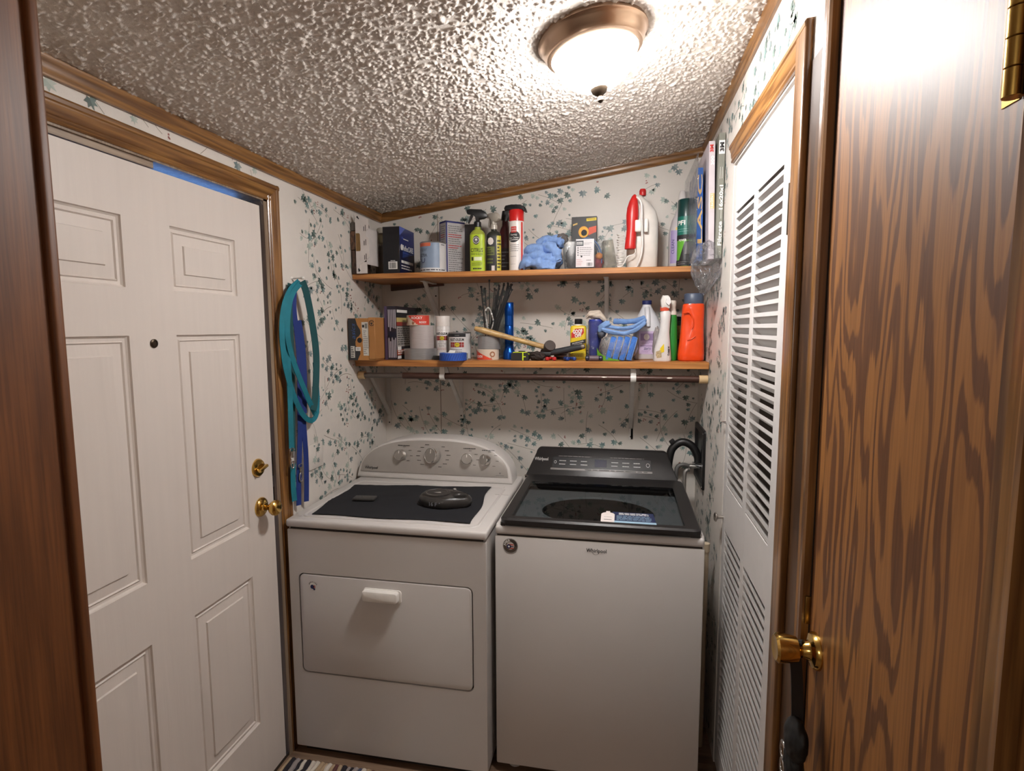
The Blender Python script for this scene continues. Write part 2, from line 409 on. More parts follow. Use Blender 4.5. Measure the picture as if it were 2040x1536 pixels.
# wallpaper seam batten on the back wall and beside the corner
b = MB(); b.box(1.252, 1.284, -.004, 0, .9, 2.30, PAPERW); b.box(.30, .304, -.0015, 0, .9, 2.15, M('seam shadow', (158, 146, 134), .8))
struct(b.build('trim_10', smooth=0), 'narrow papered batten strip running up the back wall', 'trim')

# ceiling: real popcorn relief
def popcorn():
    rs = np.random.RandomState(4); h = .0025
    x = np.arange(-.02, W+.021, h); y = np.arange(-2.0, .021, h); nx, ny = len(x), len(y)
    H = np.zeros((ny, nx))
    N = 34000
    px = rs.uniform(0, nx, N); py = rs.uniform(0, ny, N); rad = rs.uniform(.8, 1.75, N)*np.where(rs.rand(N) < .1, 1.35, 1); amp = rs.uniform(.0020, .0052, N)*rad/1.3
    el = rs.uniform(.6, 1.5, N)
    for dy in range(-4, 5):
        for dx in range(-4, 5):
            ix = np.round(px).astype(int)+dx; iy = np.round(py).astype(int)+dy
            okm = (ix >= 0) & (ix < nx) & (iy >= 0) & (iy < ny)
            d2 = ((ix-px)*el)**2+((iy-py)/el)**2
            g = amp*np.clip(1-d2/(rad*1.5)**2, 0, 1)**.8
            np.maximum.at(H, (iy[okm], ix[okm]), g[okm])
    X, Y = np.meshgrid(x, y); Z = ZL+SL*X-H
    v = np.stack([X, Y, Z], -1).reshape(-1, 3)
    i = np.arange(nx-1)[None, :]+np.arange(ny-1)[:, None]*nx
    q = np.stack([i, i+nx, i+nx+1, i+1], -1).reshape(-1, 4)
    k = len(v)
    ext = np.array([[-2.6, -5.4], [W+.1, -5.4], [W+.1, -1.995], [-2.6, -1.995], [-2.6, .1], [-.02, .1], [-.02, -1.995], [W+.02, .1], [W+.1, .1], [W+.02, -1.995]])
    ev = np.column_stack([ext, ZL+SL*ext[:, 0]])
    v = np.vstack([v, ev])
    me = bpy.data.meshes.new('ceiling'); nq = len(q); extra = [[k, k+3, k+2, k+1], [k+3, k+4, k+5, k+6], [k+9, k+7, k+8, k+2]]
    me.vertices.add(len(v)); me.vertices.foreach_set('co', v.ravel())
    L = np.concatenate([q.ravel(), np.array(extra).ravel()]); npoly = nq+len(extra)
    me.loops.add(len(L)); me.loops.foreach_set('vertex_index', L)
    me.polygons.add(npoly); me.polygons.foreach_set('loop_start', np.arange(npoly)*4)
    me.update(calc_edges=True); me.polygons.foreach_set('use_smooth', np.ones(npoly, bool)); me.validate()
    me.materials.append(M('popcorn paint', (214, 205, 196), .75, var=.03, scale=14, bump=.5, bscale=420))
    o = bpy.data.objects.new('ceiling', me); COL.objects.link(o); return o
struct(popcorn(), 'sloping white popcorn-textured ceiling', 'ceiling')
FLOORM = WOOD('floor vinyl', (142, 116, 94), (112, 88, 70), 'X', 6, 5, .1, .45)
b = MB(); b.box(-2.6, W+.1, -5.4, .1, -.06, 0, FLOORM); struct(b.build('floor', smooth=0), 'brown wood-look floor under the appliances', 'floor')
# the next room behind the camera (not in view): shell only
KW = M('kitchen wall', (196, 184, 168), .7)
b = MB(); b.box(-2.6, .30, -2.08, -1.95, 0, 2.4, KW); struct(b.build('wall_front', smooth=0), 'short wall end beside the doorway', 'wall')
b = MB(); b.box(-2.7, -2.6, -5.4, -1.95, 0, 2.5, KW); b.box(-2.7, W+.1, -5.5, -5.4, 0, 2.5, KW); struct(b.build('wall_kitchen', smooth=0), 'plain walls of the neighbouring room', 'wall')
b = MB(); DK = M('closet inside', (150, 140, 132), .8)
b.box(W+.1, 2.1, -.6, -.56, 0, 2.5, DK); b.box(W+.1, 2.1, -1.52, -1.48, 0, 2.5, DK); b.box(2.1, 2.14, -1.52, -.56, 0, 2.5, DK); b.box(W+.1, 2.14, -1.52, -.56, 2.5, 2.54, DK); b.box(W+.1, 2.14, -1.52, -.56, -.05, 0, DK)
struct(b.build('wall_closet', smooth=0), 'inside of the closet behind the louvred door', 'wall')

# wood trim
TRIM = WOOD('oak trim', (150, 106, 56), (112, 74, 35), 'Y', 26, 6, .05, .32, .35, coat=.35)
TRIMZ = WOOD('oak trim upright', (146, 102, 54), (108, 70, 33), 'Z', 26, 6, .05, .28, .35, coat=.5)
TRIMX = WOOD('oak trim across', (146, 102, 52), (110, 72, 33), 'X', 26, 6, .05, .32, .35, coat=.3)
def sweep(mb, prof, p0, p1, ua, ub, mat):
    p0, p1, ua, ub = map(Vector, (p0, p1, ua, ub)); n = len(prof)
    vs = [tuple(p0+ua*a+ub*c) for a, c in prof]+[tuple(p1+ua*a+ub*c) for a, c in prof]
    mb.add(vs, [(i, (i+1) % n, n+(i+1) % n, n+i) for i in range(n)]+[list(range(n))[::-1], list(range(n, 2*n))], mat)
CROWN = [(0, 0), (0, .009), (.004, .0105), (.012, .008), (.030, .012), (.036, .016), (.043, .016), (.043, 0)]   # (up, out)
b = MB(); sweep(b, CROWN, (0, -2.0, ZL-.043), (0, 0, ZL-.043), (0, 0, 1), (1, 0, 0), TRIM)
struct(b.build('trim_1'), 'oak crown strip along the ceiling above the white door', 'trim')
b = MB(); sweep(b, CROWN, (0, 0, ZL-.043), (W, 0, ceil_z(W)-.043), (0, 0, 1), (0, -1, 0), TRIMX)
struct(b.build('trim_2'), 'oak crown strip sloping along the back wall', 'trim')
b = MB(); sweep(b, CROWN, (W, -2.0, ceil_z(W)-.043), (W, 0, ceil_z(W)-.043), (0, 0, 1), (-1, 0, 0), TRIM)
struct(b.build('trim_3'), 'oak crown strip above the louvred door', 'trim')
CASE = [(0, 0), (0, .007), (.004, .010), (.010, .008), (.014, .0075), (.017, .010), (.032, .011), (.036, .0135), (.041, .014), (.044, .017), (.052, .0175), (.057, .014), (.058, 0)]
b = MB()
sweep(b, CASE, (0, -.936, 0), (0, -.936, 2.083), (0, 1, 0), (1, 0, 0), TRIMZ)
sweep(b, CASE, (0, -2.0, 2.026), (0, -.879, 2.026), (0, 0, 1), (1, 0, 0), TRIM)
struct(b.build('trim_4'), 'oak casing around the white panel door', 'trim')
# jamb of the white door (frame edge and stops)
b = MB(); JAMB = WOOD('jamb wood', (158, 138, 116), (132, 112, 92), 'Z', 20, 4, .05, .5, .4)
b.box(-.1, .004, -.954, -.930, 0, 2.026, JAMB); b.box(-.1, .004, -1.93, -.930, 2.0205, 2.034, JAMB); b.box(-.1, .004, -1.95, -1.915, 0, 2.026, JAMB)
b.box(-.030, -.003, -1.92, -1.40, 2.0045, 2.0205, WOOD('stop wood', (178, 158, 136), (150, 130, 110), 'Y', 14, 4, .05, .5, .4)); b.box(-.1, 0, -1.93, -.954, -.0, .012, M('threshold', (60, 52, 46), .5))
tj = struct(b.build('trim_5', smooth=0), 'pale wooden jamb of the white panel door', 'trim')
b = MB(); b.box(-.035, -.008, -.9552, -.9535, .96, 1.03, DARKM); b.box(-.035, -.008, -.9552, -.9535, 1.07, 1.15, DARKM); b.build('strike_plate', tj)

# ---------------------------------------------------------------- white six-panel door
DW = M('white door paint', (216, 206, 198), .42, var=.02, scale=40, bump=.22, bscale=90, stretch=(1, 1, .06))
ys = [-1.912, -1.772, -1.513, -1.363, -1.104, -.972]; zs = [.014, .24, .765, .932, 1.573, 1.692, 1.866, 2.000]
hole = [(i, j) for i in (1, 3) for j in (1, 3, 5)]
b = MB()
for i in range(5):
    for j in range(7):
        if (i, j) in hole: continue
        b.add([(0, ys[i], zs[j]), (0, ys[i+1], zs[j]), (0, ys[i+1], zs[j+1]), (0, ys[i], zs[j+1])], [(0, 1, 2, 3)], DW)
b.box(-.044, -.012, ys[0], ys[-1], zs[0], zs[-1], DW)
for p, q in (((ys[0], zs[0]), (ys[-1], zs[0])), ((ys[-1], zs[0]), (ys[-1], zs[-1])), ((ys[-1], zs[-1]), (ys[0], zs[-1])), ((ys[0], zs[-1]), (ys[0], zs[0]))):
    b.add([(-.012, p[0], p[1]), (0, p[0], p[1]), (0, q[0], q[1]), (-.012, q[0], q[1])], [(0, 1, 2, 3)], DW)
door1 = struct(b.build('door_1', smooth=0), 'white six-panel entry door with brass knob, slightly ajar', 'door')
PROF = [(0, 0), (.002, -.005), (.006, -.0085), (.013, -.0095), (.016, -.0055), (.019, -.0095), (.047, -.006), (.049, -.0015)]
for i, j in hole:
    L = [[(d, ys[i]+k, zs[j]+k), (d, ys[i+1]-k, zs[j]+k), (d, ys[i+1]-k, zs[j+1]-k), (d, ys[i]+k, zs[j+1]-k)] for k, d in PROF]
    b = MB().loops(L, DW); b.build('door_panel', door1, smooth=20)
TX = Matrix.Rotation(PI/2, 4, 'Y')           # +z -> +x
KNOBP = [(.008, 0), (.010, .018), (.011, .022), (.021, .030), (.0265, .040), (.0265, .048), (.021, .055), (.012, .058), (.0015, .0585)]
ROSE = [(.033, 0), (.033, .003), (.030, .008), (.022, .012), (.014, .014), (.013, .018)]
b = MB(); b.lathe(ROSE, BRASS, 32); k = b.build('knob_rose', door1, (0, -1.043, .985)); k.rotation_euler = (0, PI/2, 0); k['label'] = 'brass rose behind the knob'
b = MB(); b.lathe(KNOBP, BRASS, 32, (0, 0, .012)); k = b.build('knob', door1, (0, -1.043, .985)); k.rotation_euler = (0, PI/2, 0); k['label'] = 'round brass knob'
b = MB(); b.lathe([(.031, 0), (.031, .003), (.027, .009), (.017, .011), (.016, .013), (.001, .013)], BRASS, 32); k = b.build('deadbolt', door1, (0, -1.05, 1.123)); k.rotation_euler = (0, PI/2, 0); k['label'] = 'brass deadbolt plate'
b = MB(); b.box(-.005, .005, -.022, .022, .012, .028, BRASS, .003); t = b.build('thumb_turn', k); t.rotation_euler = (0, 0, .25)
b = MB(); b.lathe([(.0115, 0), (.0115, .003), (.008, .005), (.0075, .003), (.001, .003)], DARKM, 20); k = b.build('peephole', door1, (0, -1.441, 1.552)); k.rotation_euler = (0, PI/2, 0)

# ---------------------------------------------------------------- louvred closet door
LW = M('louvre white paint', (206, 202, 199), .38, var=.02)
yl = [-.703, -.752, -.999, -1.041, -1.288, -1.383]; X0, X1 = W+.001, W+.029
b = MB()
for y1, y0 in ((yl[0], yl[1]), (yl[2], yl[3]), (yl[4], yl[5])): b.box(X0, X1, y0, y1, .02, 2.108, LW, .0015, 1)
for y1, y0 in ((yl[1], yl[2]), (yl[3], yl[4])):
    for z0, z1 in ((1.956, 2.108), (.900, 1.056), (.02, .12)): b.box(X0+.0002, X1, y0-.001, y1+.001, z0, z1, LW)
b.box(X0-.001, X1, yl[5]-.0085, yl[5], .02, 2.108, M('grey door edge', (120, 112, 106), .5))
door2 = struct(b.build('door_2', smooth=0), 'white louvred closet door with two columns of slats', 'door')
SLP = [(0, .0105), (0, 0), (.027, -.0215), (.027, -.0135)]
slat = {}
def make_slat(z, y0, y1):
    key = round(y1-y0, 3)
    if key not in slat:
        m = MB(); n = 4; vs = [(x, s*(y1-y0)/2, zz) for s in (-1, 1) for x, zz in SLP]
        m.add(vs, [(i, (i+1) % n, n+(i+1) % n, n+i) for i in range(n)]+[(3, 2, 1, 0), (4, 5, 6, 7)], LW)
        slat[key] = m.build('slat', door2, smooth=0); slat[key].location = (X0+.0005, (y0+y1)/2, z)
    else: copy_part(slat[key], door2, (X0+.0005, (y0+y1)/2, z))
for ya, yb in ((yl[2], yl[1]), (yl[4], yl[3])):
    for k in range(31): make_slat(1.062+k*.0291, ya, yb)
    for k in range(26): make_slat(.128+k*.0299, ya, yb)
SK = M('brushed nickel', (188, 180, 172), .3, 1)
b = MB(); b.lathe([(.006, 0), (.0055, .012), (.007, .018), (.016, .023), (.0165, .027), (.010, .031), (.001, .032)], SK, 20); k = b.build('knob', door2, (X0, -.716, .933)); k.rotation_euler = (0, -PI/2, 0); k['label'] = 'small nickel mushroom knob'
b = MB(); b.tube(smooth_path([(-.002, -.002, .006), (-.014, .001, .004), (-.016, .012, -.003), (-.012, .022, -.006)]), .0022, CHROME); b.lathe([(.005, 0), (.005, .003), (.001, .003)], CHROME, 12, (-.004, 0, 0)); k = b.build('hook_latch', door2, (X0, -.712, 1.262))
b = MB(); b.box(X0-.006, X0, -1.372, -1.356, 1.787, 1.89, DARKM, .002); b.cyl(.0055, 1.785, 1.893, DARKM, 12, (X0-.007, -1.376)); k = b.build('hinge', door2); k['label'] = 'dark bronze hinge'
# casings of the louvred door
b = MB()
sweep(b, CASE, (W, -.690, 2.125), (W, -1.46, 2.125), (0, 0, 1), (-1, 0, 0), TRIM)
struct(b.build('trim_6'), 'oak head casing over the louvred door', 'trim')
b = MB(); b.box(W-.016, W, -1.462, -1.398, 0, 2.184, TRIMZ, .006, 3); b.box(W-.002, W, -1.550, -1.462, 0, 2.10, WOOD('dark filler', (84, 56, 32), (62, 40, 22), 'Z', 22, 5, .05, .4))
struct(b.build('trim_7'), 'oak side casing and dark filler board next to the louvred door', 'trim')
b = MB()
sweep(b, CASE, (W, -1.546, 0), (W, -1.546, 2.30), (0, -1, 0), (-1, 0, 0), TRIMZ)
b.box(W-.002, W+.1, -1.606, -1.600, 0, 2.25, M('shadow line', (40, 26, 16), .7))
struct(b.build('trim_8'), 'oak moulded casing beside the brown wood-grain door', 'trim')
b = MB(); sweep(b, CASE, (W, -2.092, 0), (W, -2.092, 2.30), (0, -1, 0), (-1, 0, 0), TRIMZ); b.box(W-.004, W+.1, -2.30, -2.15, 0, 2.3, TRIMZ)
struct(b.build('trim_9'), 'oak casing at the hinge side of the brown door', 'trim')
b = MB(); b.box(W+.036, W+.1, -2.09, -1.604, 0, 2.25, DK); struct(b.build('wall_closet_2', smooth=0), 'dark inside behind the brown door', 'wall')

# ---------------------------------------------------------------- brown wood-grain door
OAK = WOOD('printed oak door', (150, 99, 48), (102, 62, 30), 'Z', 9.5, 12, .12, .52, .09, .34, coat=.05, bias=.44)
b = MB(); b.box(W-.001, W+.033, -2.085, -1.608, .012, 2.24, OAK, .0015, 1)
door3 = struct(b.build('door_3'), 'brown oak-grain flush door with a brass knob', 'door')
b = MB(); b.lathe([(.033, 0), (.033, .004), (.029, .010), (.018, .013), (.016, .016), (.014, .026)], BRASS, 32); k = b.build('knob_rose', door3, (W-.001, -1.650, 1.003)); k.rotation_euler = (0, -PI/2, 0)
b = MB(); b.lathe([(.010, .020), (.0115, .028), (.022, .034), (.0245, .045), (.0265, .062), (.0265, .067), (.022, .071), (.010, .069), (.001, .069)], BRASS, 32); k = b.build('knob', door3, (W-.001, -1.650, 1.003)); k.rotation_euler = (0, -PI/2, 0)
b = MB(); HB = M('hinge brass', (196, 158, 84), .25, 1)
for q in range(4): b.cyl(.0085, 1.795+q*.0262, 1.8205+q*.0262, HB, 14, (W-.010, -2.079), b=.0006)
b.box(W-.002, W+.001, -2.075, -2.05, 1.795, 1.90, HB); k = b.build('hinge', door3)
b = MB(); b.box(W-.010, W+.004, -1.608, -1.6, 1.03, 1.085, M('aged brass', (140, 108, 58), .35, 1), .003); k = b.build('latch_plate', door3)

# near jamb at the doorway the picture is taken from
DARKW = WOOD('walnut jamb', (118, 70, 31), (97, 55, 22), 'Z', 12, 6, .06, .5, .5, coat=.05)
b = MB(); b.box(.30, .318, -2.45, -1.963, 0, 2.21, DARKW); b.box(.285, .327, -1.968, -1.950, 0, 2.21, DARKW, .005, 3)
struct(b.build('trim_11'), 'dark brown wooden jamb close to the camera', 'trim')

# ---------------------------------------------------------------- ceiling lamp
NORM = Vector((SL, 0, -1)).normalized()
lamp = thing('ceiling_light', 'round flush ceiling lamp with glowing glass bowl and antique metal rim', 'lamp', (1.113, -1.185, ceil_z(1.113)))
lamp.scale = (.93, .93, 1.06)
lamp.rotation_euler = (PI, -math.atan(SL), 0)
NI = M('antique nickel', (172, 146, 124), .3, .9, var=.12, scale=6)
b = MB(); b.lathe([(.148, -.004), (.150, .004), (.150, .008), (.146, .011), (.143, .016), (.136, .030), (.131, .036), (.130, .041), (.124, .045), (.119, .046), (.115, .042), (.115, .0)], NI, 64, caps=False); b.build('rim', lamp)
GLOW, nt, p = newmat('glowing glass'); p.inputs['Base Color'].default_value = (.9, .88, .84, 1); p.inputs['Emission Color'].default_value = (1, .975, .955, 1); p.inputs['Emission Strength'].default_value = LAMP_POWER/(PI*.062); p.inputs['Roughness'].default_value = .3
tc = nd(nt, 'ShaderNodeTexCoord'); sp = nd(nt, 'ShaderNodeSeparateXYZ'); nt.links.new(tc.outputs['Object'], sp.inputs[0])
mr = nd(nt, 'ShaderNodeMapRange'); mr.inputs[1].default_value = .034; mr.inputs[2].default_value = .115; mr.inputs[3].default_value = 0.30*p.inputs['Emission Strength'].default_value; mr.inputs[4].default_value = 1.35*p.inputs['Emission Strength'].default_value
nt.links.new(sp.outputs[2], mr.inputs[0]); nt.links.new(mr.outputs[0], p.inputs['Emission Strength'])       # brighter towards the bulbs at the middle of the bowl
b = MB(); b.lathe([(.117, .036), (.116, .048), (.110, .066), (.099, .083), (.082, .100), (.060, .113), (.034, .121), (.010, .124), (.001, .124)], GLOW, 48, caps=False); g = b.build('glass_bowl', lamp, smooth=80); g['label'] = 'glowing frosted glass bowl'
b = MB(); b.lathe([(.001, .121), (.012, .121), (.019, .124), (.017, .130), (.010, .137), (.005, .141), (.0045, .144), (.0065, .148), (.0065, .152), (.003, .156), (.0008, .157)], DARKM, 24); k = b.build('finial', lamp); k.scale = (1.3, 1.3, 1)

# ================================================================ the appliances
ENAM = M('white enamel', (198, 193, 189), .32, var=.012, scale=5, spec=.5, coat=.2)
GAP = M('dark gap', (46, 38, 34), .8)
PANELG = M('console grey', (168, 162, 156), .36, .35, var=.02)
def plate(mb, x0, x1, z0, z1, y, hx, hz, hw, hh, r, mat, n=5):
    """front sheet in the plane y with a rounded opening"""
    inner = [(hx+a, y, hz+c) for a, c in rrect(hw, hh, r, n)]
    cx, cz = (x0+x1)/2, (z0+z1)/2
    outer = [(cx+a, y, cz+c) for a, c in rrect((x1-x0)/2, (z1-z0)/2, .004, n)]
    mb.loops([outer, inner], mat, False, False)
def rpanel(mb, cx, cz, hw, hh, r, y0, y1, mat, edge=.003, n=5):
    L = []
    for k, (y, d) in enumerate(((y0, 0), (y1+edge, 0), (y1+edge*.3, edge*.3), (y1, edge))):
        L.append([(cx+a, y, cz+c) for a, c in rrect(hw-d, hh-d, r-d*.5, n)])
    mb.loops(L, mat, False, True)
# ---- dryer
DX0, DX1, DYF, DYB = .026, .762, -.938, -.215
dry = thing('dryer', 'white front-loading dryer with grey arched console and black cloth on its lid', 'dryer', (0, 0, 0))
b = MB()
b.box(DX0, DX1, DYF+.012, DYB, .03, .874, ENAM)
dcx, dcz, dhw, dhh, dr = .389, .520, .3265, .1905, .022
plate(b, DX0, DX1, .034, .872, DYF, dcx, dcz, dhw, dhh, dr, ENAM)
o_ = [(DX0+(DX1-DX0)/2+a, DYF, (.034+.872)/2+c) for a, c in rrect((DX1-DX0)/2, (.872-.034)/2, .004)]
o2 = [(p[0]+(-.001 if p[0] < .4 else .001), DYF+.014, p[2]) for p in o_]
b.loops([o_, o2], ENAM, False, False)
i_ = [(dcx+a, DYF, dcz+c) for a, c in rrect(dhw, dhh, dr)]; i2 = [(dcx+a*.999, DYF+.0115, dcz+c*.999) for a, c in rrect(dhw, dhh, dr)]
b.loops([i_, i2], ENAM, False, False)
b.build('cabinet', dry)
b = MB(); b.box(dcx-dhw, dcx+dhw, DYF+.0105, DYF+.0118, dcz-dhh, dcz+dhh, GAP); b.box(DX0+.01, DX1-.01, DYF+.004, DYB, .868, .882, GAP); b.box(DX0+.02, DX1-.02, DYF+.03, DYB, .0, .034, GAP); k = b.build('seam', dry, smooth=0); k['label'] = 'dark recessed seams'
b = MB(); rpanel(b, dcx, dcz, dhw-.0045, dhh-.0045, dr-.004, DYF+.011, DYF-.002, ENAM, .004); dd = b.build('door', dry)
b = MB(); rpanel(b, dcx-.002, .653, .071, .024, .010, DYF-.001, DYF-.006, WHITEP, .002); rpanel(b, dcx-.005, .655, .066, .020, .009, DYF-.004, DYF-.027, WHITEP, .008); b.build('handle', dd)
p = Print(on_front(DYF-.0022, .120)); 
p.disc(0, .666, .013, .0135, WHT, 1); p.disc(-.003, .662, .0075, .008, NAVY, 2); p.rect(0, .009, .664, .667, RED, 2); p.rect(-.001, .009, .6585, .6615, RED, 2); p.disc(.004, .6535, .004, .004, NAVY, 2)
for i, ch in enumerate('AMERICA'):
    a = math.radians(150-20*i); p.text(ch, .0165*math.cos(a), .664+.0165*math.sin(a), .0055, INK, 3, rot=a-PI/2)
p.done(dd, 'sticker')
b = MB(); b.box(DX0-.004, DX1+.004, DYF-.006, DYB, .880, .909, ENAM, .009, 3)
lid = b.build('lid', dry)
b = MB()
L = [[((.026+.762)/2+a, -.665+c, z) for a, c in rrect(.335-d, .245-d, .03)] for d, z in ((0, .9085), (.003, .9118), (.006, .9118), (.011, .9096))]
b.loops(L, ENAM, False, False)
b.box(.700, .757, -.52, -.519, .9088, .9096, M('crease', (150, 144, 140), .6)); b.box(.716, .7167, -.44, -.40, .9088, .9096, MATS['crease'])
b.build('lid_rim', lid)
# arched console
def arch(cx, hw, z0, h, n=26, e=2.6, zb=None):
    pts = [(cx-hw, z0)]
    for i in range(n+1):
        a = PI-PI*i/n; ca, sa = math.cos(a), math.sin(a)
        pts.append((cx+hw*math.copysign(abs(ca)**(2/e), ca)*(.93+.07*(1-sa)), z0+.006+h*abs(sa)**(2/e)))
    pts.append((cx+hw, z0)); return pts
def arched(mb, cx, hw, z0, h, y0, y1, mat, edge=.006, lean=.22):
    L = []
    for y, d in ((y1, 0), (y0+edge, 0), (y0+edge*.35, edge*.3), (y0, edge)):
        L.append([(x, y+lean*(z-z0), z) for x, z in arch(cx, hw-d, z0+(d if d else 0), h-2*d if d else h)])
    mb.loops(L, mat, True, True)
CCX = .377
b = MB(); arched(b, CCX, .366, .908, .180, -.366, -.255, ENAM, .010); b.box(.03, .735, -.27, -.222, .905, .93, ENAM, .008); con = b.build('console', dry, smooth=50)
b = MB(); arched(b, CCX, .346, .938, .140, -.3635, -.350, PANELG, .0015); b.build('control_panel', con, smooth=50)
LEAN = .22
fcon = lambda u, v, e: (u, -.3645+LEAN*(v-.938)-e, v)
p = Print(fcon)
p.text('Whirlpool', .083, .956, .0115, INK, 2, width=.062, bold=.012); p.lines(.055, .07, .9645, .9675, 1, GRY, 2, ragged=0)
for u, v in ((.238, 1.059), (.548, 1.056), (.634, 1.051)): p.lines(u-.032, u+.024, v-.003, v+.003, 1, INK, 2, .5, seed=int(u*100), ragged=0)
for k in range(14):
    a = math.radians(-60+k*22); c = .062; uu, vv = .378+c*math.cos(a)*1.15, 1.018+c*math.sin(a)*.86
    if vv < 1.066: p.lines(uu-.010, uu+.010, vv-.002, vv+.002, 1, INK, 2, .6, seed=k, ragged=.3)
for u0, v0 in ((.225, 1.018), (.535, 1.012), (.624, 1.010)):
    for a in (75, 35, -5, -45):
        uu, vv = u0+.048*math.cos(math.radians(a)), v0+.036*math.sin(math.radians(a)); p.lines(uu-.006, uu+.009, vv-.0015, vv+.0015, 1, INK, 2, .6, seed=a+200, ragged=.2)
p.poly([(.682, .958), (.692, .958), (.687, .951)], GRY, 2); p.lines(.668, .706, .944, .948, 1, GRY, 2, ragged=0)
p.done(con, 'lettering')
KN = M('knob grey', (158, 152, 146), .35, .5)
KRIM = M('knob chrome', (215, 212, 208), .2, .9)
for u, v, r in ((.225, 1.018, .0245), (.378, 1.020, .0355), (.535, 1.012, .0245), (.624, 1.010, .0245)):
    b = MB(); b.lathe([(r*.99, 0), (r, .018), (r*.97, .0225), (r*.90, .0235)], KRIM, 36, caps=False); b.lathe([(r*.90, .0232), (r*.88, .0222), (.001, .0226)], KN, 36, caps=False)
    b.box(-.0016, .0016, r*.25, r*.75, .0222, .0234, WHITEP)
    k = b.build('knob', con); k.location = fcon(u, v, .001); k.rotation_euler = (PI/2-math.atan(LEAN), 0, random.uniform(-.6, .6))
ft = MB(); ft.cyl(.018, 0, .032, BLACKP, 12); f0 = ft.build('foot', dry, (.06, -.86, 0))
for x, y in ((.73, -.86), (.06, -.27), (.73, -.27)): copy_part(f0, dry, (x, y, 0))
# ---- washer
WX0, WX1, WYF, WYB = .781, 1.473, -.884, -.17
wsh = thing('washer', 'white top-loading washer with dark lid, glass window and touch console', 'washer')
b = MB()
b.box(WX0, WX1, WYF, WYB, .032, .879, ENAM, .006, 2)
b.build('cabinet', wsh)
b = MB(); b.box(WX0+.008, WX1-.008, WYF+.004, WYB, .874, .886, GAP); b.build('seam', wsh, smooth=0)
b = MB(); b.box(WX0+.001, WX1-.001, WYF-.002, WYF+.035, .883, .914, ENAM, .010, 3); b.box(WX0+.001, WX0+.03, WYF+.01, WYB, .883, .918, ENAM, .008, 3); b.box(WX1-.03, WX1-.001, WYF+.01, WYB, .883, .918, ENAM, .008, 3); b.box(WX0+.03, WX1-.03, -.30, WYB, .883, .918, ENAM)
b.build('top_frame', wsh)
LIDD = M('charcoal lid', (44, 42, 42), .33, .25, var=.03); LIDE = M('charcoal edge', (58, 55, 53), .3, .4)
b = MB(); b.box(WX0+.02, WX1-.014, WYF+.004, WYF+.05, .905, .924, LIDE, .004); b.build('lid_base', wsh)
# tub deck with round opening, seen through the glass
DECK = M('tub deck grey', (196, 198, 198), .5); TUBI = M('tub inside', (36, 38, 42), .45)
tcx, tcy, tr = 1.122, -.665, .212
rect = []
n = 40
circ = [(tcx+tr*math.cos(2*PI*i/n), tcy+.165*math.sin(2*PI*i/n)) for i in range(n)]
for i in range(n):
    ca, sa = math.cos(2*PI*i/n), math.sin(2*PI*i/n); k = min(.305/max(abs(ca), 1e-6), .225/max(abs(sa), 1e-6)); rect.append((tcx+ca*k, tcy+sa*k))
b = MB(); b.loops([[(x, y, .915) for x, y in rect], [(x, y, .915) for x, y in circ], [(tcx+(x-tcx)*.97, tcy+(y-tcy)*.97, .908) for x, y in circ]], DECK, False, False); b.build('tub_deck', wsh)
b = MB(); b.loops([[(tcx+(x-tcx)*.97, tcy+(y-tcy)*.97, .908) for x, y in circ], [(tcx+(x-tcx)*.95, tcy+(y-tcy)*.95, .78) for x, y in circ], [(tcx+(x-tcx)*.9, tcy+(y-tcy)*.9, .60) for x, y in circ]], TUBI, False, True); b.build('tub', wsh)
# lid frame and glass
b = MB()
lx0, lx1, ly0, ly1 = .800, 1.462, -.893, -.300
oc, oy = (lx0+lx1)/2, (ly0+ly1)/2; ow, oh = (lx1-lx0)/2, (ly1-ly0)/2
gx, gy, gw, gh = 1.124, -.640, .288, .222
def at_z(pts, cx, cy, z): return [(cx+a, cy+c, z) for a, c in pts]
O = rrect(ow, oh, .028, 6); O2 = rrect(ow-.006, oh-.006, .024, 6); G = rrect(gw, gh, .012, 6)
b.loops([at_z(rrect(ow-.012, oh-.012, .02, 6), oc, oy, .923), at_z(O, oc, oy, .926), at_z(O, oc, oy, .938), at_z(O2, oc, oy, .9445), at_z(G, gx, gy, .9445), at_z(G, gx, gy, .934), at_z(rrect(gw+.01, gh+.01, .012, 6), gx, gy, .926)], LIDD, False, False)
wl = b.build('lid', wsh)
SMOKE = CLEAR('smoked glass', (150, 155, 158), .0, .02, refl=.8)
b = MB(); b.loops([at_z(rrect(gw, gh, .012, 6), gx, gy, .9435)], SMOKE, False, True); k = b.build('window', wl); k['label'] = 'smoked glass lid window'
# sticker on the glass
p = Print(on_top(.9440)); sx = 1.150
LB = M('sticker light blue', (150, 180, 200), .5); NV2 = M('sticker navy', (38, 46, 78), .45); TAGW = M('sticker white', (220, 210, 206), .5)
p.poly([(1.178, -.868), (1.322, -.868), (1.317, -.758), (1.178, -.758)], NV2, 1); p.poly([(1.178, -.868), (1.322, -.868), (1.3212, -.850), (1.178, -.850)], LB, 2)
p.lines(1.20, 1.305, -.790, -.766, 2, WHT, 3, .5, 5, ragged=.1); p.lines(1.192, 1.312, -.845, -.795, 4, LB, 3, .35, 6, ragged=.1)
p.poly([(1.140, -.868), (1.185, -.868), (1.186, -.788), (1.180, -.776), (1.170, -.770), (1.170, -.756), (1.156, -.756), (1.156, -.770), (1.146, -.776), (1.140, -.788)], TAGW, 3)
p.lines(1.15, 1.176, -.822, -.815, 1, GRY, 4, .4, 2, ragged=0); p.rect(1.150, 1.176, -.846, -.842, INK, 4, 2)
k = p.done(wl, 'sticker'); k['label'] = 'navy and white instruction sticker'
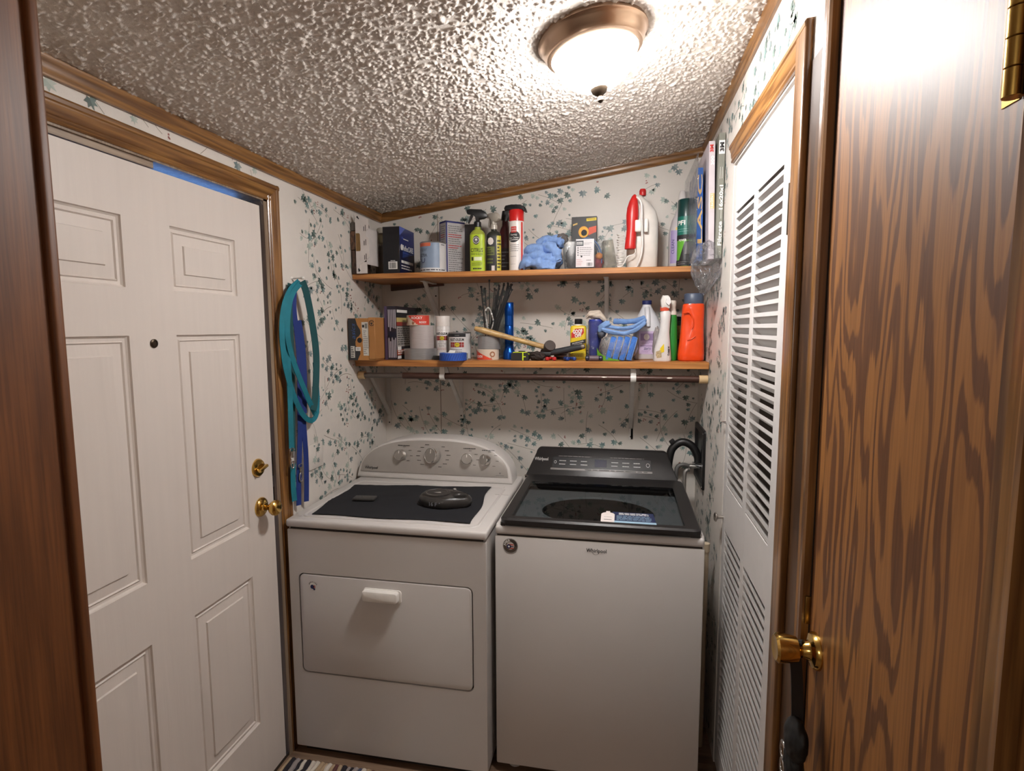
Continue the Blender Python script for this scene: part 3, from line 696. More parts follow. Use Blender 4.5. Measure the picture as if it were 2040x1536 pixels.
# touch console
b = MB()
def trap(z0, z1, y, inset=0):
    hw0, hw1 = .333-inset, .291-inset; cx = 1.118; r = .022
    pts = [(cx-hw0, z0+inset), (cx+hw0, z0+inset)]
    for sgn, aa in ((1, range(0, 91, 18)), (-1, range(90, 181, 18))):
        for a in aa:
            pts.append((cx+sgn*(hw1-r)+r*math.cos(math.radians(a)), z1-r-inset+r*math.sin(math.radians(a))))
    return [(x, y+(z-z0)*.85, z) for x, z in pts]
b.loops([[(x, -.178, z) for x, y, z in trap(.925, 1.044, 0)], trap(.925, 1.044, -.296), trap(.925, 1.044, -.299, .004)], LIDD, True, True)
wc = b.build('console', wsh, smooth=45)
b = MB(); b.box(.786, 1.452, -.304, -.292, .934, .9375, M('lid hinge trim', (150, 140, 134), .25, .9), .0012); b.build('trim_strip', wc)
fc = lambda u, v, e: (u, -.2995+(v-.925)*.85-e, v+e)
p = Print(fc)
TOUCH = M('touch black', (14, 14, 20), .25); TW = M('touch print', (176, 174, 172), .5); TS = M('touch silver', (92, 88, 86), .35, .6)
p.rect(.905, 1.335, .969, 1.008, TOUCH, 1); p.rect(.898, 1.340, .960, .967, TS, 1); p.rect(1.092, 1.145, .975, 1.003, M('display', (34, 36, 58), .2), 2)
p.text('Whirlpool', .853, .999, .012, TW, 2, width=.062, bold=.012)
for c_ in range(3):
    for r_ in range(2):
        for base in (.935, 1.165): p.lines(base+c_*.048, base+c_*.048+.030, .979+r_*.013, .984+r_*.013, 1, TW, 2, .6, c_*7+r_, ragged=.1)
p.lines(.93, 1.08, 1.010, 1.014, 1, TS, 2, .6, 3, ragged=.1); p.lines(1.16, 1.31, 1.010, 1.014, 1, TS, 2, .6, 4, ragged=.1); p.lines(1.05, 1.32, .961, .966, 1, INK, 2, .6, 9, ragged=0)
p.ring(.917, .989, .004, .0055, TW, 2); p.ring(1.322, .989, .006, .0075, TW, 2)
p.done(wc, 'touch_panel')
p = Print(on_front(WYF-.0004)); p.text('Whirlpool', 1.128, .8495, .0125, INK, 2, width=.067, bold=.015); p.ring(1.126, .8475, .0115, .0128, GRY, 1, a0=200, a1=330)
p.done(wsh, 'lettering')
BADGE = M('badge brown', (92, 82, 74), .35, .4)
p = Print(on_front(WYF-.0004, .836)); p.disc(0, .845, .0265, .0265, BADGE, 1, 32); p.ring(0, .845, .0245, .0258, TW, 2)
for i, ch in enumerate('AMERICAN'):
    a = math.radians(168-22*i); p.text(ch, .0195*math.cos(a), .845+.0195*math.sin(a), .0085, INK if i > 3 else WHT, 3, rot=a-PI/2, bold=.02)
p.disc(0, .845, .0135, .0135, M('badge pale', (196, 186, 176), .4), 2); p.disc(-.005, .843, .0075, .008, NAVY, 3); p.disc(-.005, .843, .0035, .0035, WHT, 4)
for q in range(3): p.rect(-.003, .0115, .849-q*.0065, .852-q*.0065, RED if q != 1 else NAVY, 3, sk=-.0015)
k = p.done(wsh, 'badge'); k['label'] = 'round flag badge'
b = MB()
for x in (WX0+.06, WX1-.06):
    pass
ft = MB(); ft.lathe([(.02, 0), (.024, .004), (.022, .016), (.014, .018), (.014, .033)], M('foot grey', (170, 165, 160), .5), 16)
f0 = ft.build('foot', wsh, (WX0+.06, WYF+.05, 0))
for x, y in ((WX1-.06, WYF+.05), (WX0+.06, WYB-.05), (WX1-.06, WYB-.05)): copy_part(f0, wsh, (x, y, 0))
# ---- hoses and outlet box on the side wall
box = thing('washer_outlet_box', 'black recessed hose outlet box on the side wall by the corner', 'outlet box', (W, -.155, 1.028))
BLK = M('hose black', (20, 19, 20), .42)
b = MB()
L = [[(-x, c, a) for a, c in rrect(hh, hw, r)] for x, hw, hh, r in ((.0005, .136, .127, .012), (.008, .136, .127, .012), (.011, .133, .124, .010), (.011, .113, .104, .006), (.001, .111, .102, .006))]
b.loops(L, BLK, False, True); b.build('frame', box)
sm = MB(); sm.lathe([(.003, 0), (.0025, .0015), (.001, .002)], CHROME, 10)
for i, (y, z) in enumerate(((-.124, .114), (-.124, -.114))):
    k = sm.build('screw', box, (-.011, y, z)); k.rotation_euler = (0, -PI/2, 0)
b = MB(); b.tube([(-.002, -.02, -.05), (-.05, -.02, -.05)], .010, CHROME, 12); b.tube([(-.03, -.02, -.05), (-.03, -.02, -.036)], .006, CHROME, 10); b.box(-.038, -.022, -.032, -.008, -.038, -.032, CHROME, .002); k = b.build('valve', box); k['label'] = 'chrome water valve'
hose = MB(); hose.tube(smooth_path([(1.405, -.150, .80), (1.415, -.150, .93), (1.420, -.145, 1.00), (1.435, -.14, 1.05), (1.475, -.14, 1.078), (1.517, -.145, 1.062), (1.540, -.15, 1.02), (1.545, -.15, .99)], 8), .0175, BLK, 12)
h = hose.build('drain_hose', smooth=60); tag(h, 'thick black drain hose arching from the washer into the outlet box', 'hose')
cl = MB(); cl.box(-.012, .012, -.012, .012, -.010, .010, BLK, .003); k = cl.build('clip', h, (1.432, -.142, 1.078)); k.rotation_euler = (0, -.7, 0)
b = MB(); b.tube(smooth_path([(1.502, -.178, .978), (1.480, -.178, .984), (1.456, -.18, .975), (1.448, -.185, .94), (1.452, -.19, .80)], 8), .009, M('hose grey', (84, 82, 80), .45), 12)
h = b.build('supply_hose', smooth=60); tag(h, 'thin dark grey water hose bending down behind the washer', 'hose')
b = MB(); b.tube(smooth_path([(1.500, -.205, .968), (1.488, -.21, .966), (1.480, -.215, .94), (1.482, -.22, .80)], 8), .008, M('braided hose', (150, 146, 142), .35, .7, bump=.6, bscale=500), 12)
h = b.build('supply_hose', smooth=60); tag(h, 'braided steel water hose hanging from the chrome valve', 'hose')
# drain pipe standing beside the washer
b = MB(); b.cyl(.012, .0, .80, M('pale pipe', (176, 160, 136), .5), 14, (1.515, -.62), b=.002); b.lathe([(.015, .77), (.015, .80), (.010, .802)], MATS['pale pipe'], 14, (1.515, -.62, 0)); tag(b.build('standpipe'), 'pale capped standpipe rising between washer and side wall', 'pipe')
# ---- on the dryer lid
b = MB(); NVC = M('black cloth', (17, 18, 24), .9, var=.15, scale=120, bump=.5, bscale=700)
q00, q10, q11, q01 = [Vector(v) for v in ((.088, -.885, 0), (.697, -.872, 0), (.660, -.430, 0), (.072, -.497, 0))]
N = 26; vs = []
for j in range(N+1):
    for i in range(N+1):
        s, t = i/N, j/N; P = (q00*(1-s)+q10*s)*(1-t)+(q01*(1-s)+q11*s)*t
        ed = min(s, 1-s, t, 1-t)
        P += Vector((.006*math.sin(9*t+1)*(1-2*s), .005*math.sin(11*s)*(1-2*t) if ed < .2 else 0, 0))
        z = .9128+.0022*abs(noise.noise(Vector((s*4, t*4, 3))))+(.004*abs(noise.noise(Vector((s*14, t*14, 8)))) if ed < .02 else 0)
        vs.append((P.x, P.y, z))
top = len(vs); vs += [(x, y, z-.0012) for x, y, z in vs]
fs = [(j*(N+1)+i, j*(N+1)+i+1, (j+1)*(N+1)+i+1, (j+1)*(N+1)+i) for j in range(N) for i in range(N)]
rim = [i for i in range(N+1)]+[(j)*(N+1)+N for j in range(1, N+1)]+[N*(N+1)+i for i in range(N-1, -1, -1)]+[j*(N+1) for j in range(N-1, 0, -1)]
fs += [tuple(i+top for i in f[::-1]) for f in fs]+[(rim[k], rim[k-1], rim[k-1]+top, rim[k]+top) for k in range(len(rim))]
b.add(vs, fs, NVC); tag(b.build('cloth', smooth=60), 'thin black cloth spread over the dryer lid', 'cloth')
rm = thing('remote_opener', 'small flat dark grey remote lying on the black cloth', 'remote', (.213, -.698, .9165), .10)
b = MB(); b.box(-.044, .044, -.021, .021, 0, .010, M('remote grey', (62, 60, 58), .5), .003, 2); b.build('body', rm)
b = MB(); b.cyl(.0035, .0098, .0108, BLACKP, 12, (-.012, 0)); b.build('button', rm)
ls = thing('retractable_leash', 'black retractable dog leash with oval grip lying on the black cloth', 'leash', (.548, -.690, .9165), -.10)
LG = M('leash shell', (50, 47, 45), .35, var=.06)
def outline(n=48):
    out = []
    for i in range(n):
        a = 2*PI*i/n; ca, sa = math.cos(a), math.sin(a)
        r = .5; x = .105*math.copysign(abs(ca)**.9, ca); y = (.070 if ca < .1 else .070-.022*min(1, (ca-.1)/.6))*math.copysign(abs(sa)**.85, sa); out.append((x-.004, y))
    return out
ol = outline(); HC, hx, hy = (.058, -.004), .026, .026
def hole_pts(n, k): return [(HC[0]+hx*k*math.cos(2*PI*i/n), HC[1]+hy*k*math.sin(2*PI*i/n)) for i in range(n)]
b = MB(); n = 48
def sc(k, z, dx=0): return [((x+.0)*k+dx, y*k, z) for x, y in ol]
hl = lambda k, z: [(x, y, z) for x, y in hole_pts(n, k)]
b.loops([hl(1, .006), sc(.94, 0), sc(1, .008), sc(1, .024), sc(.93, .034), sc(.86, .038), hl(1.25, .038), hl(1.05, .034), hl(1, .028), hl(1, .006)], LG, False, False); b.build('body', ls, smooth=50)
b = MB(); b.lathe([(.052, .037), (.053, .040), (.047, .0425), (.046, .041), (.001, .042)], LG, 40, (-.040, 0, 0), sx=1.0, sy=.92); k = b.build('cover', ls, smooth=50)
p = Print(lambda u, v, e: (u-.04, v, .0423+e)); LP = M('leash print', (150, 145, 140), .4, .2); p.ring(0, 0, .040, .0415, LP, 1, a0=20, a1=330); p.poly([(-.012, -.012), (.024, -.012), (.012, .006), (.004, .000), (-.004, -.004)], LP, 1); p.done(ls, 'print')
p = Print(lambda u, v, e: (-.02+u, -.0695-e, .016+v)); p.text('16 FT', .0, .0, .014, M('leash print pale', (128, 130, 140), .5), 1, bold=.02)
p.done(ls, 'lettering')
b = MB(); b.cyl(.007, .036, .046, CHROME, 14, (.012, .052), b=.002); b.build('ring', ls)
# ---- rug on the floor
rug = MB(); rd = random.Random(3); x = .018
RUGC = [M('rug '+n_, c_, .95, bump=.8, bscale=260) for n_, c_ in (('tan', (172, 148, 120)), ('black', (40, 36, 42)), ('cream', (206, 196, 184)), ('wine', (98, 62, 60)), ('blue', (72, 74, 98)), ('grey', (150, 140, 138)))]
seq = [0, 1, 5, 1, 2, 1, 2, 2, 0, 0, 2, 0, 3, 0, 1, 5, 1, 5, 4, 2, 0, 3, 0, 0, 2, 0, 1, 2, 5, 4, 2, 1, 3, 0, 2, 1, 5, 2]; ki = 0
rugo = None
while x < .62:
    wd = rd.choice([.012, .014, .018]); m = RUGC[seq[ki % len(seq)]]; ki += 1
    pts = [(x+wd/2+.0018*math.sin(k*1.9+x*50), -.982-k*.02, .0085+.0012*math.sin(k*2.6+ki)) for k in range(24)]
    rug = MB(); rug.tube(pts, [wd*.62*(.9+.12*math.sin(k*2.6)) for k in range(24)], m, 8, T=Matrix.Diagonal((1, 1, 1, 1)))
    if rugo is None: rugo = thing('rag_rug', 'striped woven rag rug on the floor in front of the dryer', 'rug', (.3, -1.2, 0))
    k = rug.build('strand', rugo, (-.3, 1.2, .0015)); x += wd*1.02
# ---- wall plate under the leashes, leash hook
op = thing('outlet_plate', 'wallpaper-covered outlet plate on the side wall behind the leashes', 'outlet', (0, -.692, 1.083))
b = MB(); b.box(.0, .006, -.052, .052, -.050, .050, PAPERW, .002); ivy(b, lambda u, v, e: (.006+e, u, v), -.05, .05, -.05, .05, 77, step=.05); b.build('plate', op)

# ================================================================ shelves, brackets, rod
UZ, LZ = 1.835, 1.447
SHELF = WOOD('pine shelf', (196, 134, 72), (166, 104, 50), 'X', 16, 6, .06, .42, .5, coat=.15)
def shelf(name, z0, z1, label):
    t = thing(name, label, 'shelf', (0, 0, z1))
    b = MB(); b.box(.002, W-.002, -.325, -.001, z0-z1, 0, SHELF, .002, 1); b.build('board', t); return t
sU = shelf('wall_shelf', 1.811, UZ, 'upper orange-brown pine shelf holding bottles and cleaning supplies')
sL = shelf('wall_shelf', 1.418, LZ, 'lower orange-brown pine shelf holding tools and detergent')
b = MB(); b.add([(.055, -.001, 1.8105), (.33, -.001, 1.8105), (.33, -.001, 1.800), (.055, -.001, 1.778), (.055, -.02, 1.8105), (.33, -.02, 1.8105), (.33, -.02, 1.800), (.055, -.02, 1.778)],
      [(0, 1, 2, 3), (7, 6, 5, 4), (0, 4, 5, 1), (1, 5, 6, 2), (2, 6, 7, 3), (3, 7, 4, 0)], WOOD('red cleat', (96, 48, 28), (66, 32, 20), 'X', 14, 5, .06, .5))
tag(b.build('shelf_cleat', smooth=0), 'reddish wooden cleat under the upper shelf at the corner', 'cleat')
def bracket(x, ztop, zlow, ylow_front, label, hook=False, depth=.29, group=None):
    t = thing('shelf_bracket', label, 'bracket', (x, 0, ztop), group=group)
    b = MB(); b.box(-.011, .011, -.004, -.0005, zlow-ztop, 0, STEEL, .001, 1); b.build('wall_leg', t)
    b = MB(); b.box(-.011, .011, -depth, -.004, -.004, 0, STEEL, .001, 1); b.build('arm', t)
    b = MB(); zl = zlow-ztop+.075
    b.prism([(-depth+.03, -.004), (-depth+.048, -.004), (-.004, zl), (-.004, zl-.022)], lambda a, c: (-.008, a, c), lambda a, c: (.008, a, c), STEEL); b.build('brace', t)
    for q in ((0, -.0045, zlow-ztop+.014), (0, -.0045, -.06)):
        b = MB(); b.lathe([(.004, 0), (.003, .0015), (.001, .002)], GAP, 10, T=AT(*q) @ FWD); b.build('screw', t)
    if hook:
        b = MB(); b.box(-.0115, .0115, -depth-.012, -depth-.008, -.048, 0, STEEL, .001, 1)
        pts = [(0, -depth-.010, -.03)]+[(0, -.29+.0175*math.cos(a), 1.3745-ztop+.0175*math.sin(a)) for a in [math.radians(q) for q in range(150, 375, 15)]]
        b.ribbon(pts, (1, 0, 0), .023, .003, STEEL); b.build('rod_hook', t)
bracket(.410, 1.4175, 1.135, 0, 'white steel shelf and rod bracket under the lower shelf by the dryer console', True)
bracket(1.252, 1.4175, 1.055, 0, 'white steel shelf and rod bracket under the lower shelf behind the washer', True)
bracket(.022, 1.4175, 1.09, 0, 'white steel bracket brace in the corner under the lower shelf end')
bracket(.287, 1.8105, 1.60, 0, 'white steel bracket under the upper shelf next to the reddish cleat', depth=.2)
bracket(1.130, 1.8105, 1.58, 0, 'white steel bracket under the upper shelf behind the folded blue cloth', depth=.2)
RODB = M('rod brown', (74, 50, 42), .35, .3, var=.25, scale=30, stretch=(.3, 1, 1)); RODG = M('rod grey', (112, 104, 98), .32, .7)
rod = thing('clothes_rod', 'brown metal clothes rod hung under the lower shelf', 'rod', (0, -.290, 1.3745))
b = MB(); b.tube([(.22, 0, 0), (1.53, 0, 0)], .0145, RODB, 20); b.build('outer_tube', rod)
b = MB(); b.tube([(.03, 0, 0), (.30, 0, 0)], .0125, RODG, 20); b.build('inner_tube', rod)
CUP = M('beige socket', (206, 176, 132), .5)
for x0, x1 in ((.0015, .032), (W-.036, W-.0015)):
    b = MB(); b.tube([(x0, 0, 0), (x1, 0, 0)], .018, CUP, 20); b.build('end_socket', rod)
PAINTC = M('chipped paint', (214, 204, 190), .6)
for xa, L in ((1.13, .028), (1.40, .03)):
    b = MB(); b.add([(xa+L/2*math.cos(q)*random.uniform(.6, 1), -.0147*math.cos(w_), .0147*math.sin(w_)) for q, w_ in [(k*PI/6, .35+.22*math.sin(k*PI/6)*random.uniform(.6, 1)) for k in range(12)]], [list(range(12))], PAINTC)
    k = b.build('paint_chip', rod, smooth=0); k['label'] = 'pale chipped paint spot'
# ================================================================ builders for the goods
def box_thing(name, label, cat, cx, cy, z, w, d, h, mat, rz=0, r=.0012, group=None):
    t = thing(name, label, cat, (cx, cy, z), rz, group)
    b = MB(); b.box(-w/2, w/2, -d/2, d/2, 0, h, mat, r, 1); o = b.build('body', t); return t
def spray_head(t, mat, z, s=1., yaw=0, collar=None, cmat=None):
    """trigger sprayer; nozzle points to -x at yaw 0"""
    b = MB(); R = Matrix.Rotation(yaw, 4, 'Z') @ Matrix.Scale(s, 4)
    T = AT(0, 0, z) @ R
    prof = [(.008, .018), (.010, .030), (.030, .031), (.046, .040), (.040, .058), (.020, .072), (-.030, .076), (-.047, .073), (-.050, .064), (-.046, .055), (-.022, .052), (-.010, .040), (-.006, .018)]
    L = []
    for y, d in ((-.011, .82), (-.0075, 1), (.0075, 1), (.011, .82)):
        cx = 0; cz = .05; L.append([((x-cx)*d+cx, y, (zz-cz)*d+cz) for x, zz in prof])
    b.loops(L, mat, True, True, T); b.build('sprayer', t, smooth=50)
    b = MB(); tr = [(-.022, .054), (-.030, .054), (-.036, .036), (-.044, .014), (-.041, .012), (-.030, .028), (-.020, .046)]
    b.prism(tr, lambda a, c: (a, -.006, c), lambda a, c: (a, .006, c), mat, T); b.build('trigger', t)
    b = MB(); n = 16
    b.lathe([(.0165, -.004), (.0165, .016), (.012, .021)], cmat or mat, 20, T=T); b.build('collar', t)

# ---------------------------------------------------------------- upper shelf
# brown block box at the wall
t = thing('wooden_block', 'dark brown mottled wooden box standing at the corner end of the upper shelf', 'box', (.027, -.285, UZ))
WB = WOOD('mottled brown', (84, 60, 46), (52, 36, 28), 'Z', 30, 5, .5, .5)
b = MB(); b.box(-.022, .024, -.048, .048, 0, .104, WB, .002, 1); b.build('base', t)
b = MB(); b.box(-.024, .024, -.05, .05, .105, .188, WOOD('mottled brown two', (112, 78, 56), (74, 48, 34), 'Z', 34, 5, .5, .5), .002, 1); b.build('body', t)
b = MB(); b.box(-.022, .024, -.048, .048, .189, .226, M('grey brown lid', (92, 84, 78), .6), .002, 1); b.build('lid', t)
# white die-cut carton
t = thing('white_carton', 'tall white die-cut carton with black symbols and a side window', 'carton', (.040, -.340, UZ), -.04)
CW = M('carton white', (214, 206, 202), .55)
b = MB(); out = [(0, 0), (.004, .058), (.004, .268), (.018, .268), (.050, .242), (.062, .238), (.060, .186)]
out = [(.0, .0), (.0, .262), (.062, .236), (.063, .190)]+[(.063-.013*math.sin(a), .172+.018*math.cos(a)) for a in [PI*k/8 for k in range(1, 8)]]+[(.064, .152), (.066, .070), (.020, .040), (.018, .0)]
b.prism(out, lambda a, c: (a-.008, -.002, c), lambda a, c: (a-.008, .002, c), CW)
b.box(.040, .0425, .002, .12, .04, .20, CW); b.box(-.006, .0425, .002, .0045, 0, .05, CW); b.build('panel', t, smooth=0)
p = Print(on_front(-.002, -.008)); WIN = M('wood window', (128, 98, 56), .6, var=.3, scale=60, stretch=(4, 4, .4))
p.poly([(.001, .098), (.021, .098), (.023, .105), (.022, .170), (.018, .176), (.001, .176)], WIN, 1)
for v in (.060, .122, .184):
    for k in range(4): p.rect(.040+k*.004-.004*(k % 2), .043+k*.004-.004*(k % 2), v+(k % 2)*.004, v+.014+.012*((k*7) % 3)/2, INK, 1, 1)
p.poly([(.006, .246), (.012, .252), (.020, .238), (.017, .236)], INK, 1); p.poly([(.010, .006), (.02, .012), (.012, .024), (.008, .020)], INK, 1)
p.done(t, 'print')
# cloudy jar of grey things
t = thing('glass_jar', 'cloudy ribbed glass jar standing between white carton and black box', 'jar', (.087, -.155, UZ))
JG = CLEAR('cloudy glass', (190, 182, 160), .18, .12)
b = MB(); pr = [(.040, 0), (.043, .006), (.044, .06), (.043, .12), (.036, .145), (.033, .150)]+[(.034+.0015*(k % 2), .152+k*.006) for k in range(9)]+[(.031, .206)]
b.lathe(pr, JG, 28, caps=False); b.build('glass', t)
b = MB(); b.blob((0, 0, .065), (.036, .036, .062), M('jar filling', (104, 98, 90), .7, var=.3, scale=40), .25, 2.5, 3, 5, flat=.002); b.build('filling', t)
b = MB(); b.lathe([(.033, .200), (.035, .203), (.035, .222), (.031, .226), (.001, .226)], M('pale lid', (178, 172, 158), .5), 24); b.build('lid', t)
# black and blue box
t = box_thing('carton_box', 'black box with blue side, white lettering and barcode on the upper shelf', 'box', .173, -.190, UZ, .080, .180, .211, M('box black', (20, 20, 26), .35))
b = MB(); b.box(.0402, .0408, -.09, .09, .0, .211, M('box side navy', (20, 26, 60), .3)); k = b.build('side_face', t); k['label'] = 'navy printed side'
p = Print(on_right(.0408)); BL2 = M('box blue', (52, 74, 150), .3); BL3 = M('box blue bright', (70, 92, 180), .3)
p.poly([(-.09, .13), (.09, .13), (.09, .211), (-.09, .211)], M('box mid blue', (32, 44, 104), .3), .6); p.poly([(-.09, .170), (-.02, .211), (-.09, .211)], BL3, .8); p.poly([(-.06, .075), (.09, .105), (.09, .13), (-.05, .13)], M('box deep blue', (28, 56, 118), .3), .8)
p.text('ReflexCARE', .010, .122, .024, WHT, 2, width=.125, bold=.02); p.disc(-.066, .122, .015, .014, WHT, 2); p.disc(-.058, .165, .008, .006, BL2, 2); p.lines(-.045, .015, .155, .168, 1, WHT, 2, .3, 2, ragged=0)
p.lines(-.075, .075, .050, .066, 1, WHT, 2, .75, 8, ragged=.1); p.lines(-.075, .06, .022, .046, 2, WHT, 2, .4, 9); p.lines(-.055, .075, .095, .104, 1, BL3, 2, .4, 4)
p.done(t, 'print')
p = Print(on_front(-.09)); p.rect(-.015, .028, .022, .056, WHT, 1); p.bars(-.011, .024, .026, .052, INK, 2, 12, 3); p.lines(-.004, .018, .058, .062, 1, WHT, 2, .6, 1, ragged=0); p.done(t, 'barcode')
# paint can
t = thing('paint_can', 'grey-blue paint can with orange top band on the upper shelf', 'can', (.360, -.245, UZ))
CANM = M('tin', (176, 176, 178), .3, .9)
b = MB(); b.lathe([(.058, 0), (.0605, .003), (.0585, .006), (.0585, .130), (.0605, .134), (.059, .137), (.055, .135), (.001, .133)], CANM, 40); b.build('body', t)
f = on_cyl(.0586, a0=-.25); p = Print(f); A = .0586
p.rect(-.082, .062, .004, .131, M('can blue', (128, 144, 166), .45), 1, 24); p.rect(.062, .115, .004, .131, M('can white', (200, 198, 198), .45), 1, 10); p.rect(-.082, .115, .004, .022, M('can foot', (196, 196, 198), .45), 2, 24)
p.rect(-.048, .022, .116, .131, M('can orange', (206, 106, 76), .45), 2, 12); p.text('valspar', -.020, .104, .016, M('can pale text', (96, 106, 124), .5), 3, width=.052); p.text('ULTRA', -.018, .078, .012, INK, 3, width=.046); p.rect(-.045, .008, .0705, .0712, INK, 3)
p.ring(-.017, .056, .009, .012, NAVY, 3, a0=180, a1=360); p.rect(-.029, -.026, .056, .064, NAVY, 3); p.rect(-.008, -.005, .056, .064, NAVY, 3); p.lines(-.04, .10, .008, .018, 1, INK, 3, .4, 3, ragged=.2); p.lines(.07, .10, .118, .128, 1, INK, 3, .3, 5)
p.lines(-.03, .0, .036, .046, 2, GRY, 3, .3, 4); p.done(t)
# tall white box with blue edges
t = box_thing('carton_box', 'tall white box with dark blue edges and grey print', 'box', .415, -.130, UZ, .100, .062, .246, M('box white', (188, 184, 184), .5), .80)
BE = M('box blue edge', (44, 48, 112), .45)
for f, hw in ((on_front(-.031), .05), (on_right(.05), .031), (on_left(-.05), .031)):
    p = Print(f); p.rect(-hw, hw, .238, .246, BE, 1); p.rect(-hw, -hw+.007, 0, .246, BE, 1, 1)
    p.lines(-hw+.012, hw-.006, .015, .228, 22, GRY, 2, .4, int(hw*1000), ragged=.45); p.lines(-hw+.012, hw-.01, .17, .19, 2, RED, 3, .35, 3); p.lines(-hw+.012, hw-.01, .12, .14, 2, RED, 3, .35, 4); p.done(t, 'print')
# dark box behind
t = box_thing('carton_box', 'dark charcoal box half hidden behind the green spray bottle', 'box', .502, -.085, UZ, .075, .06, .238, M('box charcoal', (58, 56, 58), .5))
# green citrus spray bottle
def citrus(name, label, cx, cy, body, labelm, rz, head, band=None):
    t = thing(name, label, 'spray bottle', (cx, cy, UZ), rz)
    b = MB(); b.loft([(0, .030, .022, 3, 0, 0), (.004, .034, .025, 3, 0, 0), (.06, .034, .025, 3, 0, 0), (.150, .034, .025, 3, 0, 0), (.172, .033, .024, 2.6, 0, 0), (.184, .024, .020, 2.2, 0, 0), (.190, .014, .014, 2, 0, 0), (.200, .013, .013, 2, 0, 0)], body, 32); b.build('bottle', t)
    return t
GL = M('lime label', (172, 196, 44), .45); t = citrus('spray_bottle', 'lime green spray bottle with black trigger head reading CITRUS', .565, -.235, M('lime liquid', (150, 160, 60), .3), GL, .05, BLACKP)
f = on_ell(.0345, .0255, 3); p = Print(f); p.rect(-.036, .036, .004, .166, GL, 1, 20)
p.disc(-.002, .141, .0155, .0195, INK, 2); p.ring(-.002, .141, .0125, .0145, WHT, 3); p.disc(-.002, .142, .0085, .010, GRY, 3); p.disc(-.002, .143, .004, .004, WHT, 4)
p.text('CITRUS', 0, .098, .0165, INK, 2, width=.056, bold=.015); p.text('WASH & GLOSS', 0, .081, .0095, M('lime text', (84, 110, 30), .5), 2, width=.054, bold=.01); p.rect(-.024, -.016, .052, .068, INK, 2, 2); p.rect(-.012, .022, .052, .068, M('lime pale', (220, 226, 190), .5), 2, 6)
p.lines(-.022, .026, .030, .044, 3, INK, 2, .35, 4, ragged=.2); p.lines(-.018, .024, .012, .022, 1, INK, 2, .6, 6, ragged=.1); p.done(t)
spray_head(t, BLACKP, .205, .98, 0)
# clear spray bottle with black label
t = citrus('spray_bottle', 'black and yellow labelled spray bottle with clear cloudy trigger head', .628, -.185, M('dark liquid', (52, 52, 46), .25), INK, .15, None)
f = on_ell(.0345, .0255, 3); p = Print(f); DKL = M('label black', (30, 30, 30), .4); p.rect(-.036, .010, .004, .166, DKL, 1, 12); p.rect(.014, .036, .004, .166, M('label yellow', (208, 194, 62), .45), 1, 6)
p.disc(-.014, .142, .014, .017, TAGW, 2, 8); p.rect(-.034, .004, .080, .118, M('label olive', (96, 104, 48), .45), 2); p.lines(-.032, .002, .084, .114, 3, DKL, 3, .5, 2); p.rect(-.010, .004, .010, .034, TAGW, 2, 3); p.lines(.016, .034, .02, .15, 9, INK, 3, .5, 7); p.lines(-.033, 0, .04, .07, 2, M('label olive', (96, 104, 48)), 3, .5, 3); p.done(t)
CLH = M('clear trigger', (188, 180, 168), .3); spray_head(t, CLH, .200, .95, -.9, cmat=CLH)
# dark red bottle behind, with black cap
t = thing('bottle', 'dark red bottle with black flip cap behind the spray bottles', 'bottle', (.664, -.105, UZ))
b = MB(); b.loft([(0, .034, .026, 2.4, 0, 0), (.005, .038, .028, 2.4, 0, 0), (.13, .038, .028, 2.4, 0, 0), (.18, .034, .026, 2.2, 0, 0), (.225, .016, .016, 2, 0, 0), (.25, .014, .014, 2, 0, 0)], M('dark red', (74, 26, 30), .35), 28); b.build('bottle', t)
p = Print(on_ell(.0385, .0285, 2.4)); p.rect(-.03, .03, .02, .12, M('label maroon', (44, 26, 28), .5), 1); p.lines(-.025, .025, .03, .11, 5, GRY, 2, .3, 4); p.done(t)
b = MB(); b.lathe([(.018, .25), (.019, .256), (.017, .275), (.014, .292), (.001, .294)], BLACKP, 20); b.build('cap', t)
# foaming glass cleaner aerosol
t = thing('aerosol_can', 'white aerosol can with red collar and black trigger top', 'spray can', (.741, -.235, UZ))
b = MB(); b.lathe([(.030, 0), (.0335, .003), (.0335, .212), (.033, .216), (.029, .219)], M('aerosol white', (222, 214, 208), .35), 36); b.build('body', t)
b = MB(); b.lathe([(.0325, .217), (.0325, .262), (.030, .266), (.001, .267)], M('aerosol red', (196, 32, 30), .3), 36); b.build('cap', t)
b = MB(); pr = [(-.050, .266), (-.052, .274), (-.046, .285), (-.020, .289), (.020, .287), (.040, .276), (.046, .258), (.040, .258), (.032, .267), (-.030, .267)]
L = [[(x*d, y, (z-.27)*d+.27) for x, z in pr] for y, d in ((-.022, .9), (-.017, 1), (.017, 1), (.022, .9))]; b.loops(L, BLACKP, True, True)
b.prism([(-.034, .268), (-.044, .268), (-.046, .245), (-.052, .222), (-.048, .222), (-.038, .243)], lambda a, c: (a, -.007, c), lambda a, c: (a, .007, c), BLACKP); b.build('trigger', t, smooth=50)
f = on_cyl(.0336, a0=-.1); p = Print(f); p.rect(.030, .040, .003, .212, M('aerosol stripe', (206, 66, 58), .4), 1, 4); p.disc(-.004, .150, .028, .025, INK, 2, 28); p.rect(-.016, .009, .166, .192, RED, 3)
p.text('GRIOTS', -.0035, .184, .006, WHT, 4, width=.020); p.text('GARAGE', -.0035, .174, .006, WHT, 4, width=.020); p.text('Foaming', -.004, .158, .0085, WHT, 4, width=.030, shear=.3); p.text('Glass Cleaner', -.004, .145, .0085, WHT, 4, width=.048, shear=.3); p.lines(-.022, .016, .133, .138, 1, WHT, 4, .6, 2, ragged=0)
